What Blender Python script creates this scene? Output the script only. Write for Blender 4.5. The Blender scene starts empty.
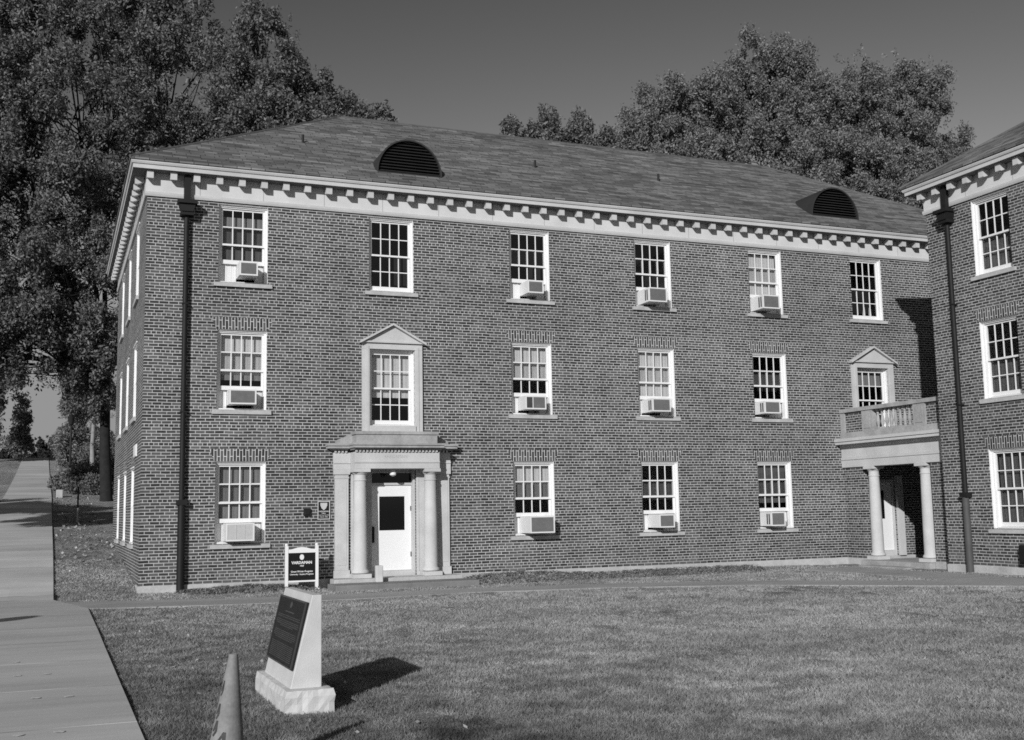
import bpy, bmesh, math, random
import numpy as np
from mathutils import Vector, Matrix

R = math.radians
scene = bpy.context.scene
COL = scene.collection

# ------------------------------------------------------------------ camera
cam_d = bpy.data.cameras.new('camera')
cam_d.sensor_width = 36.0
cam_d.lens = 1113.19 / 1024 * 36
cam_d.clip_start = 0.1
cam_d.clip_end = 3000
cam = bpy.data.objects.new('camera', cam_d)
COL.objects.link(cam)
cam.matrix_world = (Matrix.Translation((-1.877, -27.2944, 1.8795)) @ Matrix.Rotation(-0.39097939, 4, 'Z')
                    @ Matrix.Rotation(math.pi / 2 + 0.12474688, 4, 'X') @ Matrix.Rotation(-0.01865074, 4, 'Z'))
scene.camera = cam

# ------------------------------------------------------------------ sky and sun
SUN_K, SUN_DROP = 0.80, 0.50           # metres to the right / down per metre the light travels into the scene
sun_vec = Vector((SUN_K, 1.0, -SUN_DROP)).normalized()
elev = math.asin(-sun_vec.z)
azim = math.atan2(-sun_vec.x, -sun_vec.y)
SKY_POW, SKY_REF = 2.4, 1.7            # the photograph's filter deepens the sky away from the horizon
w = bpy.data.worlds.new('World')
scene.world = w
w.use_nodes = True
nt = w.node_tree
nt.nodes.clear()
sky = nt.nodes.new('ShaderNodeTexSky')
sky.sky_type = 'NISHITA'
sky.sun_disc = False
sky.sun_elevation = elev
sky.sun_rotation = azim
sky.air_density = 1.0
sky.dust_density = 2.6
sky.ozone_density = 1.0
sep = nt.nodes.new('ShaderNodeSeparateColor')
nt.links.new(sky.outputs['Color'], sep.inputs[0])
m1 = nt.nodes.new('ShaderNodeMath'); m1.operation = 'MULTIPLY'; m1.inputs[1].default_value = 0.8
nt.links.new(sep.outputs[0], m1.inputs[0])
m2 = nt.nodes.new('ShaderNodeMath'); m2.operation = 'MULTIPLY_ADD'; m2.inputs[1].default_value = 0.2
nt.links.new(sep.outputs[1], m2.inputs[0]); nt.links.new(m1.outputs[0], m2.inputs[2])
bg = nt.nodes.new('ShaderNodeBackground')
bg.inputs[1].default_value = 0.06
wo = nt.nodes.new('ShaderNodeOutputWorld')
pw = nt.nodes.new('ShaderNodeMath'); pw.operation = 'POWER'; pw.inputs[1].default_value = SKY_POW
sc_ = nt.nodes.new('ShaderNodeMath'); sc_.operation = 'MULTIPLY'; sc_.inputs[1].default_value = SKY_REF ** (1 - SKY_POW)
nt.links.new(m2.outputs[0], pw.inputs[0]); nt.links.new(pw.outputs[0], sc_.inputs[0])
mn = nt.nodes.new('ShaderNodeMath'); mn.operation = 'MINIMUM'; mn.inputs[1].default_value = 5.0
nt.links.new(sc_.outputs[0], mn.inputs[0]); nt.links.new(mn.outputs[0], bg.inputs[0]); nt.links.new(bg.outputs[0], wo.inputs[0])

sl = bpy.data.lights.new('sun', 'SUN')
sl.energy = 4.0
sl.angle = R(0.53)
sl.color = (1.0, 1.0, 1.0)
sun = bpy.data.objects.new('sun', sl)
COL.objects.link(sun)
sun.rotation_euler = sun_vec.to_track_quat('-Z', 'Y').to_euler()
sun.location = (-40, -50, 40)

scene.view_settings.view_transform = 'Standard'
scene.view_settings.look = 'None'
scene.view_settings.exposure = 0.0
scene.view_settings.gamma = 1.0
scene.view_settings.use_curve_mapping = False
scene.cycles.max_bounces = 6
scene.cycles.transparent_max_bounces = 12
scene.cycles.use_denoising = False
scene.cycles.pixel_filter_type = 'BLACKMAN_HARRIS'
scene.cycles.filter_width = 1.65

random.seed(7)
rng = np.random.default_rng(11)

# ------------------------------------------------------------------ materials
class NT:
    def __init__(s, name):
        s.m = bpy.data.materials.new(name)
        s.m.use_nodes = True
        s.t = s.m.node_tree
        s.t.nodes.clear()
        s.out = s.n('ShaderNodeOutputMaterial')
        s.b = s.n('ShaderNodeBsdfPrincipled')
        s.l(s.b.outputs[0], s.out.inputs[0])
        s.b.inputs['Specular IOR Level'].default_value = 0.25
    def n(s, typ, **kw):
        x = s.t.nodes.new(typ)
        for k, v in kw.items():
            setattr(x, k, v)
        return x
    def l(s, a, b):
        s.t.links.new(a, b)
    def math(s, op, a, b=None, c=None):
        x = s.n('ShaderNodeMath', operation=op)
        for i, v in enumerate((a, b, c)):
            if v is None: continue
            if isinstance(v, (int, float)): x.inputs[i].default_value = v
            else: s.l(v, x.inputs[i])
        return x.outputs[0]
    def noise(s, vec, scale, detail=3, rough=0.55):
        x = s.n('ShaderNodeTexNoise')
        x.inputs['Scale'].default_value = scale
        x.inputs['Detail'].default_value = detail
        x.inputs['Roughness'].default_value = rough
        if vec is not None: s.l(vec, x.inputs['Vector'])
        return x.outputs['Fac']
    def pos(s):
        return s.n('ShaderNodeNewGeometry').outputs['Position']
    def scaled(s, vec, sc):
        x = s.n('ShaderNodeMapping')
        x.inputs['Scale'].default_value = sc
        s.l(vec, x.inputs['Vector'])
        return x.outputs[0]
    def ramp(s, fac, lo, hi, v0, v1):
        x = s.n('ShaderNodeMapRange')
        x.inputs['From Min'].default_value = lo; x.inputs['From Max'].default_value = hi
        x.inputs['To Min'].default_value = v0; x.inputs['To Max'].default_value = v1
        s.l(fac, x.inputs['Value'])
        return x.outputs[0]
    def base(s, v):
        s.l(v, s.b.inputs['Base Color'])
    def bump(s, h, strength, dist=0.02):
        x = s.n('ShaderNodeBump')
        x.inputs['Strength'].default_value = strength
        x.inputs['Distance'].default_value = dist
        s.l(h, x.inputs['Height'])
        s.l(x.outputs[0], s.b.inputs['Normal'])
    def set(s, rough=None, spec=None, metal=None, val=None):
        if rough is not None: s.b.inputs['Roughness'].default_value = rough
        if spec is not None: s.b.inputs['Specular IOR Level'].default_value = spec
        if metal is not None: s.b.inputs['Metallic'].default_value = metal
        if val is not None: s.b.inputs['Base Color'].default_value = (val, val, val, 1)
        return s

def mottled(name, val, amp=0.2, scale=3.0, rough=0.8, fine=40.0, bump=0.0, spec=0.25, metal=0.0):
    k = NT(name); k.set(rough=rough, spec=spec, metal=metal)
    p = k.pos()
    a = k.noise(p, scale, 4); b = k.noise(p, fine, 2)
    f = k.math('ADD', k.math('MULTIPLY', a, 0.65), k.math('MULTIPLY', b, 0.35))
    k.base(k.ramp(f, 0.3, 0.7, val * (1 - amp), val * (1 + amp)))
    if bump: k.bump(b, bump, 0.01)
    return k.m

def brick_mat(name, soldier=False):
    k = NT(name); k.set(rough=0.9, spec=0.15)
    p = k.pos()
    sx = k.n('ShaderNodeSeparateXYZ'); k.l(p, sx.inputs[0])
    u = k.math('ADD', sx.outputs[0], sx.outputs[1]); z = sx.outputs[2]
    cb = k.n('ShaderNodeCombineXYZ')
    if soldier:
        k.l(k.math('ADD', z, 0.02), cb.inputs[0]); k.l(u, cb.inputs[1])
    else:
        k.l(u, cb.inputs[0]); k.l(z, cb.inputs[1])
    # hand-laid wobble
    wob = k.n('ShaderNodeTexNoise'); wob.inputs['Scale'].default_value = 2.2; wob.inputs['Detail'].default_value = 2
    k.l(p, wob.inputs['Vector'])
    wv = k.n('ShaderNodeVectorMath', operation='MULTIPLY_ADD')
    k.l(wob.outputs['Color'], wv.inputs[0]); wv.inputs[1].default_value = (0.02, 0.02, 0.0); k.l(cb.outputs[0], wv.inputs[2])
    br = k.n('ShaderNodeTexBrick')
    k.l(wv.outputs[0], br.inputs['Vector'])
    br.inputs['Scale'].default_value = 1.0
    br.inputs['Brick Width'].default_value = 0.30 if soldier else 0.222
    br.inputs['Row Height'].default_value = 0.075 if soldier else 0.0735
    br.inputs['Mortar Size'].default_value = 0.0108
    br.inputs['Mortar Smooth'].default_value = 0.5
    br.inputs['Bias'].default_value = -0.1
    br.offset = 0.5; br.offset_frequency = 2
    br.squash = 0.5 if not soldier else 1.0
    br.squash_frequency = 6
    br.inputs['Color1'].default_value = (0.036,) * 3 + (1,)
    br.inputs['Color2'].default_value = (0.12,) * 3 + (1,)
    br.inputs['Mortar'].default_value = (0.44 if not soldier else 0.54,) * 3 + (1,)
    big = k.noise(k.scaled(p, (0.35, 0.35, 0.6)), 1.0, 4)
    mid = k.noise(p, 9.0, 3)
    f = k.math('MULTIPLY', k.ramp(big, 0.3, 0.7, 0.84, 1.16), k.ramp(mid, 0.25, 0.75, 0.8, 1.2))
    streak = k.noise(k.scaled(p, (1.6, 1.6, 0.16)), 1.0, 4, 0.6)
    f = k.math('MULTIPLY', f, k.ramp(streak, 0.34, 0.66, 0.92, 1.05))
    sc = k.n('ShaderNodeVectorMath', operation='SCALE')
    k.l(br.outputs['Color'], sc.inputs[0]); k.l(f, sc.inputs['Scale'])
    # white bloom of salts low on the wall
    bl = k.noise(k.scaled(p, (0.9, 0.9, 1.6)), 1.0, 5)
    low = k.ramp(z, 0.4, 1.5, 1.0, 0.0)
    bf = k.math('MULTIPLY', k.ramp(bl, 0.52, 0.72, 0.0, 0.55), low)
    mx = k.n('ShaderNodeMix', data_type='RGBA')
    k.l(bf, mx.inputs['Factor']); k.l(sc.outputs[0], mx.inputs[6]); mx.inputs[7].default_value = (0.2, 0.2, 0.2, 1)
    k.base(mx.outputs[2])
    inv = k.math('SUBTRACT', 1.0, br.outputs['Fac'])
    h = k.math('ADD', inv, k.math('MULTIPLY', k.noise(p, 60, 2), 0.5))
    k.bump(h, 0.5, 0.006)
    return k.m

def roof_mat(name):
    k = NT(name); k.set(rough=0.85, spec=0.2)
    uv = k.n('ShaderNodeUVMap').outputs[0]
    br = k.n('ShaderNodeTexBrick'); k.l(uv, br.inputs['Vector'])
    br.inputs['Scale'].default_value = 1.0
    br.inputs['Brick Width'].default_value = 0.34
    br.inputs['Row Height'].default_value = 0.15
    br.inputs['Mortar Size'].default_value = 0.009
    br.inputs['Mortar Smooth'].default_value = 0.2
    br.offset = 0.37; br.offset_frequency = 2; br.squash = 1.8; br.squash_frequency = 3
    br.inputs['Color1'].default_value = (0.085,) * 3 + (1,)
    br.inputs['Color2'].default_value = (0.20,) * 3 + (1,)
    br.inputs['Mortar'].default_value = (0.035,) * 3 + (1,)
    a = k.noise(k.scaled(uv, (0.7, 3.5, 1)), 1.0, 4)
    b = k.noise(uv, 0.35, 3)
    f = k.math('MULTIPLY', k.ramp(a, 0.32, 0.68, 0.62, 1.36), k.ramp(b, 0.3, 0.7, 0.8, 1.2))
    sc = k.n('ShaderNodeVectorMath', operation='SCALE')
    k.l(br.outputs['Color'], sc.inputs[0]); k.l(f, sc.inputs['Scale'])
    k.base(sc.outputs[0])
    k.bump(br.outputs['Color'], 0.5, 0.02)
    return k.m

def leaf_mat(name, lo, hi, trans=0.25):
    k = NT(name); k.set(rough=0.7, spec=0.12)
    g = k.n('ShaderNodeNewGeometry')
    v = k.ramp(g.outputs['Random Per Island'], 0, 1, lo, hi)
    k.base(v)
    tr = k.n('ShaderNodeBsdfTranslucent'); k.l(v, tr.inputs[0])
    mx = k.n('ShaderNodeMixShader'); mx.inputs[0].default_value = trans
    k.l(k.b.outputs[0], mx.inputs[1]); k.l(tr.outputs[0], mx.inputs[2]); k.l(mx.outputs[0], k.out.inputs[0])
    return k.m

def blade_mat(name):
    k = NT(name); k.set(rough=0.6, spec=0.2)
    g = k.n('ShaderNodeNewGeometry'); p = g.outputs['Position']
    a = k.noise(k.scaled(p, (0.35, 0.5, 1)), 1.0, 4, 0.6); b = k.noise(p, 2.4, 4, 0.65)
    f = k.math('ADD', k.math('MULTIPLY', a, 0.5), k.math('MULTIPLY', b, 0.5))
    sxy = k.n('ShaderNodeSeparateXYZ'); k.l(p, sxy.inputs[0])
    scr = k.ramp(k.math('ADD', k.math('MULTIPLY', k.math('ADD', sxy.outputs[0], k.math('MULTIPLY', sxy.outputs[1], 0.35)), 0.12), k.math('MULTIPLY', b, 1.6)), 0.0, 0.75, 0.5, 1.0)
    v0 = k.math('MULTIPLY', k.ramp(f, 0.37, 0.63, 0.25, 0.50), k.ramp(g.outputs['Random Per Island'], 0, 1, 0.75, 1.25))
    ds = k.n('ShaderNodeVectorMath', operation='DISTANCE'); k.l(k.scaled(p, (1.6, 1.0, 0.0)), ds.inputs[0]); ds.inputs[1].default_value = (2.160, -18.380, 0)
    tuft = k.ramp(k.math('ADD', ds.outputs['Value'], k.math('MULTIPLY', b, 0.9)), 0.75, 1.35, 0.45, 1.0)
    v = k.math('MULTIPLY', k.math('MULTIPLY', v0, scr), tuft)
    k.base(v)
    tr = k.n('ShaderNodeBsdfTranslucent'); k.l(v, tr.inputs[0])
    mx = k.n('ShaderNodeMixShader'); mx.inputs[0].default_value = 0.35
    k.l(k.b.outputs[0], mx.inputs[1]); k.l(tr.outputs[0], mx.inputs[2]); k.l(mx.outputs[0], k.out.inputs[0])
    return k.m

def glass_mat(name):
    k = NT(name)
    tr = k.n('ShaderNodeBsdfTransparent'); tr.inputs[0].default_value = (0.88, 0.88, 0.88, 1)
    gl = k.n('ShaderNodeBsdfGlossy'); gl.inputs['Roughness'].default_value = 0.03
    wv = k.noise(k.pos(), 2.5, 1)
    bp = k.n('ShaderNodeBump'); bp.inputs['Strength'].default_value = 0.05; bp.inputs['Distance'].default_value = 0.02
    k.l(wv, bp.inputs['Height']); k.l(bp.outputs[0], gl.inputs['Normal'])
    lw = k.n('ShaderNodeLayerWeight'); lw.inputs['Blend'].default_value = 0.5
    fac = k.math('MULTIPLY_ADD', k.math('POWER', lw.outputs['Facing'], 5.0), 0.9, 0.05)
    mx = k.n('ShaderNodeMixShader')
    k.l(fac, mx.inputs[0]); k.l(tr.outputs[0], mx.inputs[1]); k.l(gl.outputs[0], mx.inputs[2])
    k.l(mx.outputs[0], k.out.inputs[0])
    return k.m

def lawn_mat(name):
    k = NT(name); k.set(rough=1.0, spec=0.0)
    p = k.pos()
    a = k.noise(p, 0.32, 5, 0.6); b = k.noise(p, 2.6, 5, 0.65); c = k.noise(k.scaled(p, (1, 1, 0.4)), 26, 4, 0.7); d = k.noise(p, 90, 2)
    f = k.math('ADD', k.math('MULTIPLY', a, 0.35), k.math('MULTIPLY', b, 0.3))
    f = k.math('ADD', f, k.math('MULTIPLY', c, 0.25))
    f = k.math('ADD', f, k.math('MULTIPLY', d, 0.1))
    k.base(k.ramp(f, 0.38, 0.62, 0.15, 0.44))
    k.bump(k.math('ADD', c, k.math('MULTIPLY', d, 0.6)), 1.0, 0.05)
    return k.m

def concrete_path_mat(name, val, pitch=2.4, off=0.0, axis=1):
    k = NT(name); k.set(rough=0.9, spec=0.2)
    p = k.pos()
    sx = k.n('ShaderNodeSeparateXYZ'); k.l(p, sx.inputs[0])
    wob = k.noise(p, 0.7, 2)
    along = k.math('ADD', sx.outputs[axis], k.math('MULTIPLY', wob, 0.06))
    q = k.math('MULTIPLY', k.math('ADD', along, off), 1 / pitch)
    fr = k.math('FRACT', q)
    joint = k.math('LESS_THAN', fr, 0.034 / pitch)
    slab = k.n('ShaderNodeTexWhiteNoise', noise_dimensions='1D'); k.l(k.math('FLOOR', q), slab.inputs['W'])
    a = k.noise(p, 0.5, 4); b = k.noise(k.scaled(p, (0.5, 5.0, 1)), 1.0, 5, 0.6); c = k.noise(p, 60, 3, 0.7); d = k.noise(k.scaled(p, (0.25, 0.9, 1)), 1.0, 3)
    f = k.math('ADD', k.math('MULTIPLY', a, 0.25), k.math('MULTIPLY', b, 0.22))
    f = k.math('ADD', f, k.math('ADD', k.math('MULTIPLY', c, 0.2), k.math('MULTIPLY', d, 0.33)))
    v = k.math('MULTIPLY', k.ramp(f, 0.36, 0.64, val * 0.76, val * 1.22), k.ramp(slab.outputs[0], 0, 1, 0.88, 1.08))
    tone = k.math('MULTIPLY_ADD', k.ramp(k.noise(p, 0.3, 2), 0.46, 0.54, -0.6, 0.6), joint, 1.0)
    k.base(k.math('MULTIPLY', v, tone))
    k.bump(k.math('SUBTRACT', c, joint), 0.2, 0.004)
    return k.m

M = {}
M['brick'] = brick_mat('red brick')
M['soldier'] = brick_mat('soldier brick', True)
M['shingle'] = roof_mat('roof shingle')
M['stone'] = mottled('limestone', 0.5, 0.16, 1.6, 0.85, 30, 0.15)
M['stone_trim'] = mottled('painted cornice stone', 0.5, 0.14, 1.2, 0.8, 25)
M['aged_stone'] = mottled('weathered limestone', 0.33, 0.3, 2.2, 0.9, 18, 0.3)
M['carved'] = mottled('carved stone', 0.40, 0.15, 2, 0.9, 30)
M['sill_stone'] = mottled('sill stone', 0.42, 0.25, 2.5, 0.9, 18, 0.2)
M['foundation'] = mottled('foundation stone', 0.42, 0.25, 2.0, 0.9, 22, 0.3)
M['white'] = mottled('white paint', 0.74, 0.03, 1.5, 0.45, 20, 0, 0.4)
M['door_white'] = mottled('white door paint', 0.78, 0.02, 1.0, 0.4, 20, 0, 0.4)
M['dark_metal'] = mottled('dark drainpipe paint', 0.013, 0.25, 3.0, 0.6, 30, 0, 0.25)
M['pale_pipe'] = mottled('pale iron boot', 0.075, 0.25, 3.0, 0.6, 30)
M['louvre'] = mottled('dark louvre metal', 0.03, 0.2, 3.0, 0.5, 30)
M['hood'] = mottled('dark sheet metal hood', 0.035, 0.2, 2.0, 0.5, 30)
M['dark'] = mottled('dark opening', 0.012, 0.1)
M['room'] = mottled('room painted dark', 0.02, 0.2)  # near-black wall colour stands for the lack of light indoors
M['glass'] = glass_mat('window glass')
M['door_glass'] = NT('dark door glass').set(rough=0.06, spec=0.4, val=0.006).m
M['ac_white'] = mottled('off-white appliance paint', 0.68, 0.06, 2.0, 0.5, 30)
M['ac_grille'] = mottled('grey grille', 0.16, 0.15, 10, 0.6, 120)
M['ac_pale'] = mottled('pale grille', 0.5, 0.08, 10, 0.6, 120)
M['ac_vent'] = mottled('dark side vent', 0.06, 0.3, 10, 0.6, 90)
for nm, v in (('blind_white', 0.55), ('blind_grey', 0.2), ('blind_dim', 0.09)):
    M[nm] = mottled(nm.replace('_', ' '), v, 0.1, 1.2, 0.9, 6)
M['granite'] = mottled('pale granite', 0.54, 0.13, 4.0, 0.85, 90, 0.25)
M['bronze'] = mottled('dark bronze', 0.012, 0.25, 4.0, 0.5, 40, 0, 0.3)
M['bronze_text'] = mottled('worn bronze lettering', 0.06, 0.2, 4.0, 0.45, 40)
M['sign_black'] = mottled('black sign panel', 0.012, 0.15, 3, 0.4, 40)
M['sign_text'] = mottled('white sign lettering', 0.75, 0.04, 3, 0.5, 30)
M['cone'] = mottled('faded orange plastic', 0.2, 0.3, 7.0, 0.65, 45, 0.1)
M['cone_mark'] = mottled('black marker', 0.05, 0.5, 8.0, 0.7, 40)
M['lawn'] = lawn_mat('lawn')
M['path'] = concrete_path_mat('concrete path', 0.46)
M['cross_path'] = concrete_path_mat('worn concrete path', 0.35)
M['bark'] = mottled('bark', 0.05, 0.4, 4.0, 0.95, 16, 0.6)
M['oak_bark'] = mottled('shade-toned oak bark', 0.022, 0.4, 4.0, 0.95, 16, 0.6)  # darker than plain bark: the crown's shade is put into the colour
M['pale_bark'] = mottled('pale smooth bark', 0.24, 0.25, 4.0, 0.8, 16)
M['leaf_oak'] = leaf_mat('oak leaves', 0.06, 0.26)
M['leaf_mid'] = leaf_mat('mid leaves', 0.09, 0.31)
M['leaf_pale'] = leaf_mat('pale leaves', 0.1, 0.28)
M['leaf_dark'] = leaf_mat('dark leaves', 0.02, 0.07)
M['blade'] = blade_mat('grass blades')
M['fallen'] = leaf_mat('dry fallen leaves', 0.1, 0.6, 0.1)

# ------------------------------------------------------------------ object helpers
def tag(o, label=None, cat=None, group=None, kind=None):
    if label: o['label'] = label
    if cat: o['category'] = cat
    if group: o['group'] = group
    if kind: o['kind'] = kind
    return o

def empty(name, loc=(0, 0, 0), rz=0.0, parent=None):
    o = bpy.data.objects.new(name, None)
    COL.objects.link(o)
    o.empty_display_size = 0.3
    o.location = loc
    o.rotation_euler = (0, 0, rz)
    if parent: o.parent = parent
    return o

def link(name, me, mat, parent=None, loc=None, rz=None):
    o = bpy.data.objects.new(name, me)
    COL.objects.link(o)
    if mat is not None and not me.materials: me.materials.append(mat)
    if parent: o.parent = parent
    if loc is not None: o.location = loc
    if rz is not None: o.rotation_euler = (0, 0, rz)
    return o

class MB:
    def __init__(s): s.v = []; s.f = []
    def add(s, vs, fs):
        n = len(s.v); s.v += [tuple(v) for v in vs]; s.f += [tuple(i + n for i in f) for f in fs]
        return s
    def box(s, x0, x1, y0, y1, z0, z1):
        return s.add([(x0, y0, z0), (x1, y0, z0), (x1, y1, z0), (x0, y1, z0), (x0, y0, z1), (x1, y0, z1), (x1, y1, z1), (x0, y1, z1)],
                     [(3, 2, 1, 0), (4, 5, 6, 7), (0, 1, 5, 4), (1, 2, 6, 5), (2, 3, 7, 6), (3, 0, 4, 7)])
    def quad(s, a, b, c, d): return s.add([a, b, c, d], [(0, 1, 2, 3)])
    def prism_y(s, pts, y0, y1):
        n = len(pts)   # outline in x,z, counter-clockwise seen from -y
        vs = [(x, y0, z) for x, z in pts] + [(x, y1, z) for x, z in pts]
        fs = [tuple(range(n)), tuple(reversed(range(n, 2 * n)))]
        fs += [(i, i + n, (i + 1) % n + n, (i + 1) % n) for i in range(n)]
        return s.add(vs, fs)
    def prism_x(s, pts, x0, x1):
        n = len(pts)   # outline in y,z
        vs = [(x0, y, z) for y, z in pts] + [(x1, y, z) for y, z in pts]
        fs = [tuple(reversed(range(n))), tuple(range(n, 2 * n))]
        fs += [(i, (i + 1) % n, (i + 1) % n + n, i + n) for i in range(n)]
        return s.add(vs, fs)
    def lathe(s, prof, cx, cy, seg=20):
        n = len(prof); vs = []; fs = []
        for k in range(seg):
            a = 2 * math.pi * k / seg
            vs += [(cx + r * math.cos(a), cy + r * math.sin(a), z) for r, z in prof]
        for k in range(seg):
            b = (k + 1) % seg
            fs += [(k * n + i, b * n + i, b * n + i + 1, k * n + i + 1) for i in range(n - 1)]
        fs.append(tuple(k * n for k in reversed(range(seg))))
        fs.append(tuple(k * n + n - 1 for k in range(seg)))
        return s.add(vs, fs)
    def tube(s, pts, radii, seg=8):
        pts = [Vector(p) for p in pts]; n = len(pts); vs = []
        up = Vector((0.31, 0.17, 0.94))
        for i, p in enumerate(pts):
            d = (pts[min(i + 1, n - 1)] - pts[max(i - 1, 0)]).normalized()
            a = d.cross(up if abs(d.dot(up)) < 0.95 else Vector((1, 0, 0))).normalized(); b = d.cross(a)
            for k in range(seg):
                t = 2 * math.pi * k / seg
                vs.append(tuple(p + (a * math.cos(t) + b * math.sin(t)) * radii[i]))
        fs = [(i * seg + k, i * seg + (k + 1) % seg, (i + 1) * seg + (k + 1) % seg, (i + 1) * seg + k) for i in range(n - 1) for k in range(seg)]
        fs += [tuple(reversed(range(seg))), tuple((n - 1) * seg + k for k in range(seg))]
        return s.add(vs, fs)
    def mesh(s, name):
        me = bpy.data.meshes.new(name)
        me.from_pydata(s.v, [], s.f)
        bm = bmesh.new(); bm.from_mesh(me)
        bmesh.ops.recalc_face_normals(bm, faces=bm.faces)
        bm.to_mesh(me); bm.free()
        me.update()
        return me
    def build(s, name, mat, parent=None, loc=None, rz=None, bevel=0.0, smooth=False):
        me = s.mesh(name)
        if smooth:
            for p in me.polygons: p.use_smooth = True
            try: me.set_sharp_from_angle(angle=R(40))
            except Exception: pass
        o = link(name, me, mat, parent, loc, rz)
        if bevel:
            md = o.modifiers.new('bevel', 'BEVEL'); md.width = bevel; md.segments = 2; md.limit_method = 'ANGLE'
        return o

def text_mesh(name, body, size, mat, parent, mw, extrude=0.004, align='CENTER', bold=0.0):
    cu = bpy.data.curves.new(name, 'FONT')
    cu.body = body; cu.size = size; cu.align_x = align; cu.align_y = 'CENTER'; cu.extrude = extrude; cu.resolution_u = 2
    cu.offset = bold
    o = bpy.data.objects.new(name, cu); COL.objects.link(o)
    dg = bpy.context.evaluated_depsgraph_get()
    me = bpy.data.meshes.new_from_object(o.evaluated_get(dg))
    bpy.data.objects.remove(o)
    me.name = name
    me.materials.clear()
    t = link(name, me, mat, parent)
    t.matrix_local = mw
    return t

FACE_FRONT = Matrix.Rotation(math.pi / 2, 4, 'X')       # lettering facing -y, reading along +x

def bulk_mesh(name, verts, faces_n, mat, parent=None):
    """verts: (N*k,3); each consecutive k verts make one face"""
    me = bpy.data.meshes.new(name)
    nv = len(verts); nf = nv // faces_n
    me.vertices.add(nv); me.vertices.foreach_set('co', np.ascontiguousarray(verts, dtype=np.float32).ravel())
    me.loops.add(nv); me.loops.foreach_set('vertex_index', np.arange(nv, dtype=np.int32))
    me.polygons.add(nf); me.polygons.foreach_set('loop_start', np.arange(0, nv, faces_n, dtype=np.int32))
    try: me.polygons.foreach_set('loop_total', np.full(nf, faces_n, dtype=np.int32))
    except Exception: pass
    me.update(calc_edges=True)
    return link(name, me, mat, parent)

# ------------------------------------------------------------------ ground
def terr(x, y):
    x = np.asarray(x, float); y = np.asarray(y, float)
    yy = np.clip(y, 0, 82)
    hill = 0.0545 * yy + 0.00037 * yy * yy + 0.22 * (1 - np.exp(-yy / 0.9))
    hill = hill - 0.03 * np.clip(y - 82, 0, 500)
    base = 0.07 + 0.03 * np.sin(x * 0.21 + 1.0) * np.sin(y * 0.17)
    # soil banked up against the front wall
    bank = np.exp(-((y + 0.35) / 0.55) ** 2) * (0.10 * np.exp(-((x - 2.6) / 1.0) ** 2) + 0.15 * np.exp(-((x - 9.3) / 1.6) ** 2) + 0.07 * np.exp(-((x - 15) / 4.0) ** 2))
    bank = bank + 0.05 * np.exp(-((y + 0.2) / 1.0) ** 2) * np.clip((3 - np.abs(x)) / 3, 0, 1)
    return base + hill + bank

def axis(segs):
    out = []
    for a, b, s in segs:
        out += list(np.arange(a, b, s))
    out.append(segs[-1][1])
    return np.array(out)

gx = axis([(-400, -60, 30), (-60, -12, 3), (-12, 26, 0.3), (26, 80, 3), (80, 700, 40)])
gy = axis([(-200, -40, 10), (-40, -22, 1.0), (-22, -3, 0.5), (-3, 1.5, 0.15), (1.5, 20, 0.8), (20, 110, 2.5), (110, 1200, 60)])
X, Y = np.meshgrid(gx, gy)
Z = terr(X, Y) + 0.012 * rng.standard_normal(X.shape) * (np.abs(X - 7) < 19) * (Y < 1.5) * (Y > -22)
me = bpy.data.meshes.new('lawn')
nx, ny = len(gx), len(gy)
me.from_pydata(np.stack([X.ravel(), Y.ravel(), Z.ravel()], 1).tolist(), [],
               [(j * nx + i, j * nx + i + 1, (j + 1) * nx + i + 1, (j + 1) * nx + i) for j in range(ny - 1) for i in range(nx - 1)])
for p in me.polygons: p.use_smooth = True
tag(link('lawn', me, M['lawn']), kind='structure')

def strip(name, left, right, mat, h=0.045, n=6):
    """a raised slab between two boundary polylines (same count), following the ground"""
    L = []; Rr = []
    for a, out in ((left, L), (right, Rr)):
        for (p, q) in zip(a[:-1], a[1:]):
            for i in range(n):
                t = i / n; out.append((p[0] + (q[0] - p[0]) * t, p[1] + (q[1] - p[1]) * t))
        out.append(a[-1])
    mb = MB(); vs = []; fs = []
    for (a, b) in zip(L, Rr):
        row = []
        for t in (0, 0.33, 0.67, 1):
            x = a[0] + (b[0] - a[0]) * t; y = a[1] + (b[1] - a[1]) * t
            row.append((x, y, float(terr(x, y)) + h))
        vs += row + [(row[0][0], row[0][1], row[0][2] - 0.3), (row[3][0], row[3][1], row[3][2] - 0.3)]
    for i in range(len(L) - 1):
        a = i * 6; b = a + 6
        fs += [(a + k, a + k + 1, b + k + 1, b + k) for k in range(3)]
        fs += [(a + 4, a, b, b + 4), (a + 3, a + 5, b + 5, b + 3)]
    mb.add(vs, fs)
    return tag(mb.build(name, mat), kind='structure')

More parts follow.
